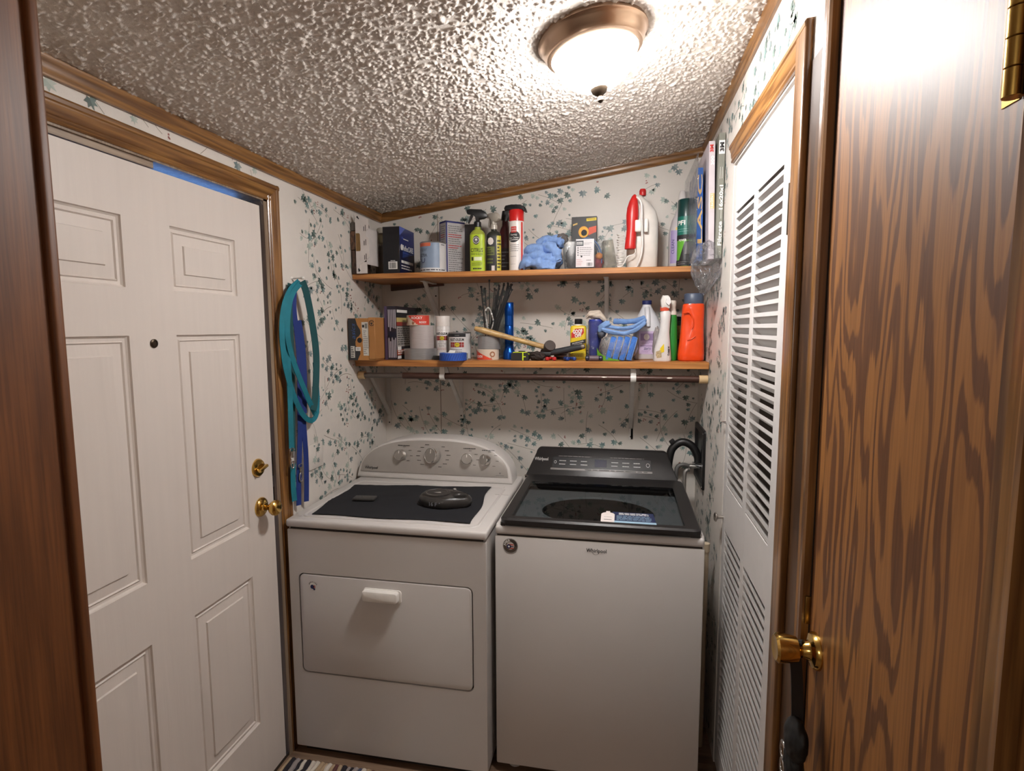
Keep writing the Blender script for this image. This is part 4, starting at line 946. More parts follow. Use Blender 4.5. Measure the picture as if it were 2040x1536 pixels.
p.lines(-.024, .022, .085, .118, 4, GRY, 2, .3, 3, ragged=.2); p.lines(-.02, .02, .062, .068, 1, GRY, 2, .3, 5); p.lines(-.02, .02, .03, .034, 1, GRY, 2, .3, 6); p.rect(.0, .006, .0, .006, INK, 2, 1); p.done(t)
# blue towel heap
TB = M('towel blue', (126, 156, 206), .95, var=.14, scale=70, bump=.6, bscale=420)
def heap(mb, parts, mat, seed=0, amp=.22, freq=2.6):
    for k, (c, r) in enumerate(parts): mb.blob(c, r, mat, amp, freq, 4, seed+k, flat=0, ridged=True)
def fold(mb, path, r, mat, w=1.0, flat=.62):
    """one rounded roll of cloth"""
    P = smooth_path(path, 6); n = len(P)
    rs = [r*(.72+.28*math.sin(PI*min(1, max(0, (i+1.5)/(n+2))))) *(1+.10*noise.noise(Vector((i*.5, r*90, 1)))) for i in range(n)]
    k0 = len(mb.v); mb.tube(P, rs, mat, 12)
    for i in range(k0, len(mb.v)):
        v = Vector(mb.v[i]); d = .006-abs(noise.noise(v*30))*.022+noise.noise(v*110)*.003; mb.v[i] = (v.x+d, v.y-d, max(v.z+d, .0005))
t = thing('microfibre_towel', 'crumpled light blue towel heaped on the upper shelf', 'towel', (.862, -.215, UZ))
b = MB()
b.blob((.0, .03, .052), (.072, .06, .062), TB, .25, 2.2, 4, 3, flat=.0005, ridged=True)
fold(b, [(-.088, -.05, .020), (-.07, -.065, .034), (-.02, -.07, .030), (.02, -.075, .018), (.055, -.07, .014)], .024, TB)
fold(b, [(-.09, -.02, .05), (-.05, -.05, .066), (.0, -.06, .060), (.04, -.055, .045), (.075, -.05, .05)], .023, TB)
fold(b, [(-.085, .0, .078), (-.06, -.03, .092), (-.01, -.045, .088), (.0, -.055, .065)], .021, TB)
fold(b, [(.0, -.03, .11), (.03, -.045, .10), (.055, -.055, .075), (.07, -.055, .04)], .024, TB)
fold(b, [(-.03, .0, .118), (.02, -.01, .135), (.06, -.01, .128), (.08, -.02, .105)], .024, TB)
b.build('cloth', t, smooth=80)
b = MB(); b.blob((.075, .0, .140), (.030, .030, .022), M('towel soiled', (96, 90, 88), .95, var=.3, scale=90, bump=.6), .3, 2.5, 3, 9); k = b.build('soiled_patch', t, smooth=80); k['label'] = 'grey soiled bunch of cloth'
# clear tub with wires and label
t = thing('clear_tub', 'clear plastic tub with white label holding dark gloves and wires', 'tub', (1.035, -.215, UZ))
CT = CLEAR('clear tub plastic', (226, 230, 232), .05, .08)
b = MB(); L = [[(a*kx, c*kx, z) for a, c in rrect(.090, .062, .012, 5)] for z, kx in ((.002, .88), (.06, .94), (.118, 1.0), (.120, 1.04), (.126, 1.04))]
b.loops(L, CT, True, False); b.build('tub', t)
b = MB(); b.box(-.032, .052, -.0665, -.0625, .004, .130, CT, .002, 1); p0 = b.build('label_holder', t)
p = Print(on_front(-.067)); p.rect(-.030, .046, .010, .126, M('tub label', (206, 202, 204), .5), 1); p.rect(-.029, .002, .098, .120, M('tub logo', (62, 66, 70), .5), 2); p.lines(-.026, -.002, .103, .115, 2, WHT, 3, .5, 2, ragged=0); p.lines(.004, .042, .102, .112, 2, GRY, 2, .3, 4); p.lines(-.014, .040, .055, .094, 5, GRY, 2, .3, 5, ragged=.2)
for k in range(4): p.disc(-.021, .060+k*.010, .002, .004, INK, 2, 8)
p.disc(-.006, .054, .004, .004, INK, 2, 8); p.lines(-.027, .006, .016, .044, 4, M('pink print', (190, 140, 140), .5), 2, .35, 6); p.bars(.016, .040, .014, .028, INK, 2, 10, 8); p.lines(.014, .04, .034, .042, 1, GRY, 2, .4, 9); p.done(p0)
b = MB(); b.blob((-.035, .0, .056), (.042, .042, .054), M('dark glove', (58, 58, 62), .8, var=.3, scale=60), .35, 2.4, 4, 21, flat=.006, ridged=True); k = b.build('dark_contents', t, smooth=80)
b = MB(); b.blob((.058, .0, .035), (.026, .034, .032), M('red net', (150, 50, 66), .7, var=.3, scale=90, bump=.6), .3, 2.4, 3, 22, flat=.006); b.blob((.066, -.03, .058), (.015, .015, .014), M('orange ball', (226, 140, 70), .6), .2, 2.4, 3, 23); b.build('coloured_contents', t, smooth=80)
WIRE = M('wire blue', (84, 120, 172), .4); b = MB()
for k in range(3): b.tube([(.015+.062*(1-k*.06)*math.cos(math.radians(a)), -.02+k*.012, .045+.092*(1-k*.07)*math.sin(math.radians(a))) for a in range(-10, 191, 12)], .0028, WIRE if k != 1 else M('wire white', (200, 206, 214), .4), 8)
b.build('wire', t, smooth=60)
# black card with yellow sticker
t = box_thing('carton_box', 'black box with orange sun picture and yellow corner behind the clear tub', 'box', 1.030, -.120, UZ, .112, .03, .247, M('card black', (34, 31, 30), .45), -.03)
p = Print(on_front(-.015)); p.poly([(.010, .226), (.054, .229), (.054, .241), (.010, .238)], YEL, 1); p.disc(-.002, .180, .023, .025, M('sun orange', (232, 160, 44), .5), 1, 28); p.disc(0, .176, .013, .014, INK, 2, 20); p.ring(-.002, .180, .017, .019, YEL, 2); p.poly([(.020, .165), (.054, .178), (.054, .205), (.020, .198)], ORG, 1); p.poly([(-.050, .208), (-.030, .214), (-.030, .221), (-.050, .215)], M('card tan', (206, 170, 90), .5), 1); p.lines(.014, .05, .230, .238, 1, INK, 2, .3, 3, ragged=.1); p.done(t, 'print')
# clear plastic wedge beside
t = thing('clear_clamshell', 'empty clear plastic clamshell package beside the tub', 'package', (1.140, -.150, UZ), .2)
b = MB(); b.add([(-.03, -.03, 0), (.036, -.03, 0), (.036, .03, 0), (-.03, .03, 0), (-.028, -.026, .132), (.012, -.026, .138), (.012, .026, .138), (-.028, .026, .132)], [(0, 1, 5, 4), (1, 2, 6, 5), (2, 3, 7, 6), (3, 0, 4, 7), (4, 5, 6, 7), (0, 3, 2, 1)], CLEAR('clamshell plastic', (222, 220, 212), .10, .1, bump=.4)); b.build('shell', t, smooth=0)
# weed-killer jug with red wand
t = thing('sprayer_jug', 'white jug with red battery spray wand clipped on its front', 'jug', (1.282, -.185, UZ))
JW = M('jug white', (222, 216, 208), .36)
b = MB(); b.loft([(0, .058, .040, 3.2, 0, 0), (.006, .066, .046, 3.2, 0, 0), (.12, .066, .046, 3.2, 0, 0), (.200, .066, .046, 3, 0, 0), (.245, .060, .042, 2.6, -.004, 0), (.278, .044, .034, 2.3, -.012, 0), (.300, .026, .024, 2, -.018, 0), (.315, .015, .015, 2, -.020, 0)], JW, 36); b.build('jug', t, smooth=60)
b = MB(); b.lathe([(.013, .313), (.0145, .318), (.0145, .334), (.011, .341), (.001, .342)], M('knob red', (186, 34, 34), .35), 18, (-.002, 0, 0)); b.build('cap', t)
p = Print(on_ell(.0665, .0465, 3.2)); p.rect(.078, .105, .012, .20, M('jug red label', (150, 40, 40), .45), 1, 4); p.rect(.08, .10, .12, .145, WHT, 2, 3); p.rect(.080, .10, .02, .05, WHT, 2, 3); p.lines(.082, .1, .15, .19, 3, INK, 2, .4, 3); p.done(t)
b = MB(); b.loft([(.082, .022, .019, 2, -.052, -.072), (.088, .0235, .02, 2, -.051, -.072), (.10, .0225, .0195, 2, -.051, -.072), (.13, .0215, .019, 2, -.049, -.072), (.165, .020, .018, 2, -.047, -.072), (.19, .023, .019, 2, -.046, -.072), (.22, .025, .020, 2, -.045, -.072), (.25, .023, .019, 2, -.044, -.072), (.278, .017, .015, 2, -.041, -.072), (.297, .010, .009, 2, -.038, -.072), (.304, .004, .004, 2, -.037, -.072)], M('wand red', (198, 34, 32), .33), 24); wd_ = b.build('wand', t, smooth=60); wd_['label'] = 'glossy red spray wand'
b = MB(); b.box(-.034, -.008, -.092, -.058, .150, .198, WHITEP, .004, 2); b.box(.004, .020, -.075, -.044, .150, .205, WHITEP, .003, 2); b.build('clip', t)
b = MB(); b.tube(smooth_path([(-.030, -.075, .292), (-.018, -.08, .282), (-.008, -.08, .255), (-.006, -.08, .18), (-.002, -.075, .09), (-.012, -.07, .035), (-.026, -.065, .006)], 6), .0048, WHITEP, 10); b.build('nozzle_tube', t, smooth=60)
b = MB(); pts = [(-.032, -.075, .084), (-.030, -.078, .068), (-.042, -.08, .056), (-.062, -.08, .050)]
coil = [(-.092+.013*math.cos(a)+.0025*math.sin(a*.37), -.070+.011*math.sin(a), .012+.006*(a/(2*PI))*1.75) for a in [k*PI/6 for k in range(12*13)]]
b.tube(coil, .0019, WHITEP, 6); b.tube(smooth_path(pts+[(-.078, -.08, .02), (-.092, -.078, .008), (-.105, -.07, .014)], 6), .0022, WHITEP, 8); b.build('coiled_cord', t, smooth=60)
# lavender bottle
t = thing('squeeze_bottle', 'clear bottle with lavender label and white cone top on the upper shelf', 'bottle', (1.440, -.120, UZ))
b = MB(); b.loft([(0, .040, .032, 2.6, 0, 0), (.006, .044, .036, 2.6, 0, 0), (.16, .044, .036, 2.6, 0, 0), (.215, .036, .030, 2.3, .004, 0), (.260, .022, .02, 2, .010, 0)], M('lavender body', (190, 184, 186), .3), 28); b.build('bottle', t, smooth=60)
b = MB(); b.lathe([(.021, .258), (.021, .285), (.013, .335), (.009, .340), (.001, .341)], M('cone white', (208, 202, 200), .4), 24, (.010, 0, 0)); b.build('cap', t)
p = Print(on_ell(.0445, .0365, 2.6)); p.rect(-.040, .04, .03, .170, M('lavender', (150, 134, 178), .45), 1, 14); p.rect(-.018, .04, .165, .182, M('label gold', (204, 166, 80), .45), 1, 8); p.disc(.008, .128, .016, .018, DARKM, 2); p.text('CLEAN', -.028, .10, .012, NAVY, 2, width=.06, rot=PI/2); p.rect(.0, .03, .036, .08, M('lavender pale', (214, 206, 220), .45), 2, 6); p.done(t)
# green PF spray can
t = thing('aerosol_can', 'green and black spray can with dark green cap reading PFI', 'spray can', (1.463, -.185, UZ))
b = MB(); b.lathe([(.034, 0), (.0365, .003), (.0365, .215), (.035, .218)], M('can lime', (96, 168, 52), .3), 36); b.build('body', t)
b = MB(); b.lathe([(.0368, .216), (.0368, .284), (.034, .288), (.001, .288)], M('cap dark green', (12, 54, 52), .3), 36); b.build('cap', t)
f = on_cyl(.0366, a0=-.35); p = Print(f); p.rect(-.05, .07, .135, .216, M('can teal', (18, 106, 92), .4), 1, 20); p.text('PFI', -.014, .190, .018, WHT, 2, width=.036, bold=.03); p.lines(-.03, .03, .150, .168, 2, M('teal pale', (140, 190, 180), .5), 2, .2, 3); p.rect(-.05, .07, .118, .140, INK, 2, 20); p.text('POWER', -.006, .118, .009, WHT, 3, width=.034, bold=.02)
p.poly([(-.022, .03), (.06, .03), (.06, .112), (.004, .112)], DKL, 2); p.poly([(.004, .06), (.034, .06), (.034, .108), (.010, .108)], GRY, 3); p.poly([(-.05, .012), (.03, .012), (.05, .036), (-.05, .036)], INK, 3); p.lines(-.03, .03, .016, .032, 2, GRY, 4, .3, 4); p.lines(-.028, .03, .003, .009, 1, INK, 3, .5, 6, ragged=0); p.done(t)
# furnace filters standing at the side wall, in their bag
t = thing('air_filter', 'grey boxed furnace filter reading 16x20x1 standing flat at the side wall', 'filter', (1.540, -.30, UZ+.002))
b = MB(); FG = M('filter grey', (122, 122, 112), .55); b.box(-.011, .011, -.235, .235, 0, .438, FG, .001, 1); b.build('frame', t)
p = Print(on_front(-.235)); p.rect(-.010, .010, .365, .412, WHT, 1, 1); p.text('3M', 0, .389, .013, INK, 2, width=.032, rot=PI/2, bold=.05); p.text('16x20x1', .002, .215, .012, WHT, 2, width=.085, rot=PI/2, bold=.03); p.text('Filtrete', .001, .088, .013, WHT, 2, width=.085, rot=PI/2, bold=.02); p.rect(-.004, -.003, .28, .32, WHT, 2, 1); p.rect(.003, .004, .28, .32, WHT, 2, 1); p.rect(.003, .004, .14, .175, WHT, 2, 1); p.done(t, 'print')
t = thing('air_filter', 'pale lilac boxed furnace filter reading 300 leaning beside the grey one', 'filter', (1.517, -.300, UZ+.002), .0, ry=-.02)
b = MB(); FW = M('filter lilac', (190, 180, 184), .55); b.box(-.010, .011, -.215, .215, 0, .418, FW, .001, 1); b.build('frame', t)
p = Print(on_front(-.215)); p.text('3M', -.001, .392, .011, RED, 2, width=.026, rot=PI/2, bold=.05); p.text('300', .002, .350, .010, WHT, 2, width=.032, rot=PI/2, bold=.03); p.rect(-.004, .010, .180, .235, M('filter tan', (206, 176, 120), .5), 1, 1); p.text('16x20x1', .001, .207, .007, WHT, 2, width=.05, rot=PI/2, bold=.02); p.done(t, 'print')
t = thing('bagged_box', 'slim bright blue box with tan lettering inside the plastic bag', 'box', (1.484, -.352, UZ+.002), ry=-.02)
b = MB(); b.box(-.012, .010, -.115, .115, 0, .34, M('bag blue', (34, 92, 170), .4), .001, 1); b.build('body', t)
p = Print(on_front(-.115)); TAN = M('tan print', (214, 178, 112), .5); p.text('LASC', -.001, .19, .016, TAN, 1, width=.25, rot=PI/2, bold=.02); p.done(t, 'print')
BAG = CLEAR('crinkled bag', (236, 236, 238), .05, .06, bump=.9, refl=1.2)
b = MB(); b.blob((1.505, -.515, 1.805), (.056, .035, .088), BAG, .34, 2.6, 5, 31, ridged=True)
for i, v in enumerate(b.v):
    k = max(0, (1.80-v[2])/.09); b.v[i] = (1.505+(v[0]-1.505)*(1-.55*k)-.01*k, v[1], v[2])
b.loops([[(x, y, z) for x, y in ((1.462, -.515), (1.462, -.10), (1.463, -.10), (1.464, -.515))] for z in (1.84, 2.22)], BAG, False, False)
tag(b.build('plastic_bag', smooth=80), 'crumpled clear plastic bag hanging off the upper shelf end', 'bag')

# ---------------------------------------------------------------- lower shelf
# shoe box on its side at the wall
t = thing('shoe_box', 'brown cardboard shoe box with black corner and round finger hole at the shelf end', 'box', (.074, -.245, LZ+.001))
KR = M('kraft', (176, 122, 66), .65, var=.06); KD = M('box black print', (44, 44, 46), .55)
b = MB(); b.box(-.068, .056, -.145, .145, 0, .187, KR, .0015, 1); b.build('body', t)
b = MB(); b.box(.030, .061, -.149, .149, .006, .190, M('kraft lid', (168, 116, 64), .65), .0015, 1); b.build('lid', t)
p = Print(on_front(-.1455)); p.poly([(-.067, .001), (-.026, .001), (-.012, .030), (-.014, .048), (-.034, .066), (-.034, .086), (-.008, .120), (-.010, .136), (-.024, .158), (-.032, .186), (-.067, .186)], KD, 1)
p.text('asics', -.044, .130, .020, M('box logo blue', (52, 86, 140), .5), 2, width=.070, rot=PI/2, shear=.3); p.disc(-.014, .090, .0115, .0115, INK, 2); p.ring(-.014, .090, .0115, .017, KR, 2)
p.rect(-.058, -.038, .012, .064, PAPER, 2, 2); p.lines(-.056, -.04, .014, .062, 5, INK, 3, .5, 2); p.rect(-.034, -.010, .043, .060, WHT, 2, 2); p.lines(-.030, -.014, .047, .057, 3, GRY, 3, .5, 3, ragged=.1)
p.poly([(.003, .022), (.034, .022), (.028, .170), (-.003, .170)], PAPER, 1); p.bars(.013, .024, .142, .164, INK, 2, 9, 4); p.rect(0, .010, .146, .158, INK, 2, 2); p.lines(.004, .028, .028, .135, 13, GRY, 2, .4, 5, ragged=.6); p.done(t, 'print')
p = Print(on_front(-.1495)); p.ring(.047, .165, .010, .0125, INK, 1, a0=20, a1=330); p.poly([(.040, .166), (.047, .156), (.053, .168)], KD, 1); p.rect(.033, .034, .06, .11, INK, 1, 1); p.done(t, 'print')
# furnace filter carton, dark with purple
t = box_thing('carton_box', 'dark purple and black carton with white spine print between shoe box and tape rolls', 'box', .168, -.166, LZ, .056, .270, .243, M('carton dark', (34, 28, 38), .45), 0)
p = Print(on_front(-.135)); PU = M('carton purple', (76, 60, 88), .45); p.rect(-.028, -.015, 0, .243, PU, 1, 1)
rd = random.Random(2)
for k in range(5):
    u = -.010+k*.008; p.rect(u, u+.0045, .130+rd.uniform(0, .02), .228, M('spine print', (176, 170, 178), .5), 2, 1); p.rect(u, u+.0045, .01, .082+rd.uniform(0, .03), MATS['spine print'], 2, 1)
p.rect(-.012, .026, .100, .127, M('spine navy', (22, 26, 44), .4), 2, 2); p.done(t, 'print')
p = Print(on_right(.028)); CPP = M('carton pale', (164, 158, 152), .5); H = .13; p.rect(-.125, .0, .215, .228, WHT, 2, 2); p.rect(-H, H, .193, .232, INK, 1, 2); p.rect(-H, .12, .170, .192, M('carton yellow', (196, 178, 110), .5), 1, 2); p.rect(-H, .12, .155, .172, M('carton red', (150, 48, 38), .5), 2, 2); p.rect(-H, .12, .060, .152, CPP, 1, 2); p.lines(-.12, .10, .066, .146, 8, INK, 2, .4, 3)
p.rect(-H, .12, .020, .046, M('carton rust', (168, 88, 62), .5), 1, 2); p.rect(-.125, -.08, .043, .060, WHT, 2, 1); p.lines(-.12, .10, .023, .043, 2, WHT, 2, .5, 3); p.rect(-.125, -.08, .004, .017, WHT, 2, 1); p.done(t, 'print')
# rolls of tape
def roll(name, label, cx, cy, z, r, rin, h, mat, core, group=None, parent=None):
    t = thing(name, label, 'tape', (cx, cy, z), group=group)
    b = MB(); n = 44
    b.lathe([(rin, 0), (r-.001, 0), (r, .001), (r, h-.001), (r-.001, h), (rin, h)], mat, n, caps=False); b.build('tape', t)
    b = MB(); b.lathe([(rin+.0005, .0005), (rin-.003, .0005), (rin-.003, h-.0005), (rin+.0005, h-.0005), (rin+.0005, .0005)], core, n, caps=False); b.build('core', t)
    return t
DUCT = M('duct tape silver', (150, 148, 148), .34, .45, var=.08, stretch=(1, 1, 8)); KCORE = M('card core', (170, 140, 104), .7)
CLT = M('pale grey tape', (186, 176, 174), .36, .2, var=.06, stretch=(1, 1, 10))
roll('tape_roll', 'wide silver duct tape roll lying flat under the pale grey roll', .285, -.232, LZ, .0745, .039, .050, DUCT, KCORE)
roll('tape_roll', 'tall pale grey tape roll standing on the silver duct tape', .292, -.230, LZ+.050, .055, .034, .106, CLT, KCORE)
t = roll('tape_roll', 'red and cream labelled tape roll on top of the pale grey roll', .280, -.236, LZ+.156, .0545, .036, .046, M('tape cream', (206, 190, 172), .4), KCORE)
f = on_cyl(.0545, a0=-.05); p = Print(f); TR = M('tape red', (206, 66, 50), .4); p.poly([(-.035+.07*0, .045), (.078, .045), (.078, .002), (.030, .002)], TR, 1)
MBp = p.mb; p2 = Print(f)
p2.rect(-.07, .078, .001, .045, M('tape cream', (206, 190, 172)), 1, 24)
for k in range(14):
    u0 = -.03+k*.0078; p2.rect(u0, u0+.0079, max(.002, .043-(k+1)*.0062) if k < 7 else .002, .045, TR, 2, 2)
p2.text('ROCKY', .014, .034, .011, WHT, 3, width=.05, bold=.02); p2.text('ROOY', .042, .014, .009, WHT, 3, width=.034, bold=.02); p2.disc(-.048, .020, .010, .012, M('tape brown', (150, 100, 70), .5), 2); p2.disc(-.004, .010, .006, .007, M('tape brown', (150, 100, 70)), 2); p2.done(t)
# white spray paint
t = thing('spray_paint', 'white spray paint can with white cap reading RUST-OLEUM on the lower shelf', 'spray can', (.380, -.185, LZ))
b = MB(); b.lathe([(.031, 0), (.0335, .003), (.0335, .150), (.031, .154)], M('spray white', (214, 208, 204), .35), 36); b.build('body', t)
b = MB(); b.lathe([(.0335, .152), (.0335, .196), (.0325, .199), (.001, .1995)], M('cap white', (222, 214, 208), .35), 36); b.build('cap', t)
RB = M('rust band red', (150, 42, 34), .45)
def rust(f, wd, vt, sc=1., seed=1, extra=True):
    p = Print(f); p.text('RUST-OLEUM', 0, vt, .0105*sc, INK, 2, width=wd, bold=.035)
    h = .011*sc; v = vt-.022*sc
    for i in range(6):
        for j in range(2): p.rect(-wd/2+i*wd/6+.0006, -wd/2+(i+1)*wd/6-.0006, v-h+j*h+.0004, v+j*h-.0004, RB, 2, 2)
    p.disc(.002, v, .012*sc, .010*sc, INK, 3); p.disc(.002, v, .011*sc, .009*sc, M('rust yellow', (214, 190, 40), .45), 4); p.lines(-.005, .009, v-.004, v+.004, 2, INK, 5, .4, 3, ragged=.1)
    return p
p = rust(on_cyl(.0336, a0=.1), .056, .118, .95); p.text('GLOSS', 0, .081, .006, GRY, 2, width=.022); p.text('PROTECTIVE', 0, .071, .006, GRY, 2, width=.038); p.text('ENAMEL', 0, .061, .006, GRY, 2, width=.026); p.lines(-.024, .024, .04, .054, 2, M('pale red print', (180, 110, 100), .5), 2, .3, 4, ragged=.2); p.rect(-.05, .05, .1335, .1342, GRY, 1); p.done(t)
# small paint can
t = thing('paint_can', 'small white paint can with black top band reading RUST-OLEUM', 'can', (.470, -.215, LZ))
b = MB(); b.lathe([(.051, 0), (.053, .003), (.0512, .006), (.0512, .118), (.053, .122), (.0515, .125), (.048, .122), (.001, .121)], CANM, 40); b.build('body', t)
f = on_cyl(.0513, a0=.0); p = rust(f, .066, .091, 1.05); p.rect(-.06, .042, .004, .118, M('can white two', (206, 202, 200), .45), 1, 20); p.rect(-.06, .042, .103, .118, INK, 2, 20); p.rect(.042, .075, .004, .118, M('can white', (200, 198, 198)), 1, 6); p.lines(-.008, .012, .107, .114, 1, GRY, 3, .5, 2, ragged=0); p.lines(-.03, .03, .012, .05, 4, GRY, 2, .3, 3); p.done(t)
# black tape rolls and blue masking tape
roll('tape_roll', 'flat black electrical tape roll between the duct tape and the blue tape', .392, -.268, LZ, .033, .017, .019, BLACKP, KCORE)
t = thing('binder_clip', 'black clip lying behind the blue masking tape roll', 'clip', (.505, -.265, LZ), .3)
b = MB(); b.prism([(-.014, 0), (.014, 0), (.004, .030), (-.004, .030)], lambda a, c: (-.016, a, c), lambda a, c: (.016, a, c), BLACKP); b.build('body', t)
b = MB(); b.tube(smooth_path([(-.008, -.012, .002), (-.010, -.03, .006), (0, -.040, .008), (.010, -.03, .006), (.008, -.012, .002)], 5), .0013, CHROME, 6); b.build('wire_arm', t)
BT = M('masking blue', (36, 80, 170), .6, var=.10, scale=50)
t = roll('tape_roll', 'blue masking tape roll lying at the front edge of the lower shelf', .468, -.318, LZ+.0005, .060, .040, .034, BT, M('core white', (210, 206, 200), .6))
p = Print(on_cyl(.0601)); 
for k in range(-7, 7): p.poly([(k*.011, .003), (k*.011+.003, .003), (k*.011+.015, .031), (k*.011+.012, .031)], M('masking dark blue', (26, 56, 128), .6), 1)
p.done(t, 'print')
b = MB(); b.add([(-.014, -.03, .0345), (.018, -.036, .0345), (.016, -.012, .044), (-.012, -.008, .046)], [(0, 1, 2, 3)], WHT); b.build('loose_tab', t, smooth=0)
# labelled roll, duct roll on it, glass with zip ties
t = roll('tape_roll', 'orange and cream labelled tape roll under the small silver roll', .607, -.235, LZ, .050, .034, .048, M('tape cream', (206, 190, 172)), KCORE)
f = on_cyl(.0501, a0=-.15); p = Print(f); OR2 = M('tape orange red', (206, 70, 42), .4)
for k in range(14):
    u0 = -.052+k*.0065; p.rect(u0, u0+.0066, .002, max(.004, .046-k*.0031), OR2, 2, 2)
p.rect(-.07, .07, .001, .047, M('tape cream', (206, 190, 172)), 1, 24); p.text('ROOY', -.022, .016, .011, WHT, 3, width=.036, bold=.02); p.ring(.040, .026, .007, .013, M('tape brown', (150, 100, 70)), 2, 20); p.poly([(.03, .004), (.036, .004), (.034, .02)], M('tape brown', (150, 100, 70)), 2); p.done(t)
roll('tape_roll', 'small silver duct tape roll stacked on the orange labelled roll', .612, -.230, LZ+.048, .051, .034, .060, DUCT, KCORE)
t = thing('glass_vase', 'tall clear glass cylinder behind the stacked tape rolls', 'glass', (.640, -.130, LZ))
b = MB(); b.lathe([(.044, 0), (.046, .004), (.046, .225), (.0445, .228), (.043, .225), (.043, .008), (.001, .008)], CLEAR('clear glass', (226, 230, 230), .03, .03), 36, caps=False); b.build('glass', t, smooth=60)
# zip ties: each tie of the fan is its own thing
rd = random.Random(5); ZM = M('zip tie black', (18, 17, 18), .45)
own = ['black zip tie standing apart at the flashlight-averse edge of the bundle', 'second lone black zip tie, crossing close beside the first', 'third lone black zip tie, shorter, leaning in the gap', 'tallest single black zip tie standing straight up']
own = ['outermost thin black zip tie on the paint can side of the bundle', 'black zip tie close beside the outermost one on the paint can side', 'shorter black zip tie alone in the gap before the dense bundle', 'tallest straight black zip tie rising above the others']
zl = [(-.012, -.040, .336), (-.006, -.032, .334), (.0, -.016, .326), (.006, .010, .360)]+[(rd.uniform(-.014, .018), rd.uniform(.028, .112), rd.uniform(.318, .350)) for _ in range(20)]
z0 = None
for i, (bx, tx, h) in enumerate(zl):
    by = rd.uniform(-.012, .016); ty = by+rd.uniform(-.012, .016); L = h-.058
    vec = Vector((tx-bx, ty-by, L)); q = Vector((0, 0, 1)).rotation_difference(vec.normalized()).to_euler(); k = vec.length/.270
    if z0 is None:
        z0 = zz = thing('zip_tie', own[0], 'zip tie', (.610+bx, -.228+by, LZ+.055), group='black zip ties standing in the tape rolls')
        b = MB(); b.box(-.0021, .0021, -.0007, .0007, 0, .262, ZM); b.build('strap', z0, smooth=0)
        b = MB(); b.box(-.004, .004, -.003, .003, .262, .270, ZM, .001, 1); b.build('head', z0)
    else:
        zz = z0.copy(); COL.objects.link(zz)
        for c_ in list(z0.children): copy_part(c_, zz)
        zz.location = (.610+bx, -.228+by, LZ+.055); zz['label'] = own[i] if i < 4 else 'black zip tie in the dense bundle fanning out towards the flashlight'
    zz.rotation_euler = q; zz.scale = (1, 1, k)
# silver pen-like strips among the ties
t = thing('silver_strap', 'shiny clear plastic strap loop among the black zip ties', 'strap', (.618, -.250, LZ+.11))
b = MB(); b.ribbon(smooth_path([(-.004, 0, 0), (-.010, -.006, .06), (-.014, -.008, .11), (.0, -.006, .122), (.012, -.008, .10), (.020, -.006, .06), (.008, -.004, .02)], 6), (0, 0, 1), .006, .001, M('silver strap', (190, 190, 188), .2, .7)); b.build('loop', t)
# blue flashlight
t = thing('flashlight', 'metallic blue flashlight standing on its head', 'flashlight', (.699, -.200, LZ))
FB = M('anodised blue', (14, 74, 158), .28, .75); 
b = MB(); b.lathe([(.026, 0), (.0285, .003), (.0285, .028), (.027, .036), (.0225, .046), (.021, .052)], FB, 36); b.build('head', t)
b = MB(); b.lathe([(.0205, .052), (.0205, .062), (.019, .064), (.019, .070), (.0205, .072), (.0205, .150), (.0195, .152), (.0205, .154)]+[(.0205-.0008*(k % 2), .156+k*.003) for k in range(14)]+[(.0205, .20), (.0212, .202), (.0212, .248), (.0195, .252), (.001, .252)], FB, 36); b.build('barrel', t)
b = MB(); b.lathe([(.0205, .2515), (.0212, .2515), (.021, .2560), (.018, .2575), (.001, .2575)], FB, 30); b.build('tail_cap', t)
# rubber mallet
t = thing('mallet', 'mallet with a long pale wooden handle resting over the tools', 'mallet', (0, 0, 0))
HW = WOOD('mallet handle', (206, 172, 116), (184, 148, 94), 'X', 30, 5, .06, .45, .5)
A = Vector((.566, -.300, 1.588)); B = Vector((.866, -.215, 1.503)); P = [A+(B-A)*k/12 for k in range(13)]
rs = [.0105, .0135, .0142, .0138, .013, .0122, .0116, .0112, .011, .0112, .0118, .0120, .0120]
b = MB(); b.tube([tuple(A-(B-A).normalized()*.004)]+[tuple(p_) for p_ in P], [.007]+rs, HW, 16); b.build('handle', t, smooth=60)
d = (B-A).normalized(); side = Vector((.30, -.72, .42)); side = (side-d*side.dot(d)).normalized(); C0 = B+d*.016
b = MB(); b.tube([tuple(C0+side*k) for k in (-.052, -.050, -.020, .024, .030, .032)], [.022, .026, .026, .026, .0245, .018], M('mallet rubber', (74, 64, 60), .75, var=.15), 24); b.build('head', t, smooth=50)
# tape measure
t = thing('tape_measure', 'black tape measure with fluorescent yellow stripes under the mallet', 'tape measure', (.768, -.275, LZ), -.05)
b = MB(); prf = [(-.042, 0), (.030, 0), (.036, .006), (.036, .026), (.022, .036), (-.036, .036), (-.042, .030)]
b.prism(prf, lambda a, c: (a, -.018, c), lambda a, c: (a, .018, c), M('measure black', (34, 34, 32), .55)); b.build('case', t, smooth=30)
FLY = M('fluoro yellow', (204, 226, 40), .45)
b = MB(); b.box(-.034, .026, -.0186, .0186, .0345, .0372, FLY, .0008, 1); b.box(.0085, .0135, -.0188, -.016, .001, .036, FLY); b.box(.0135, .024, -.0188, -.016, .015, .019, FLY); b.box(.030, .036, -.012, .012, .024, .030, FLY, .001, 1); k = b.build('trim_stripe', t); k['label'] = 'fluorescent yellow stripes'
b = MB(); b.box(-.012, .018, -.008, .008, .036, .042, BLACKP, .002); b.build('lock_button', t)
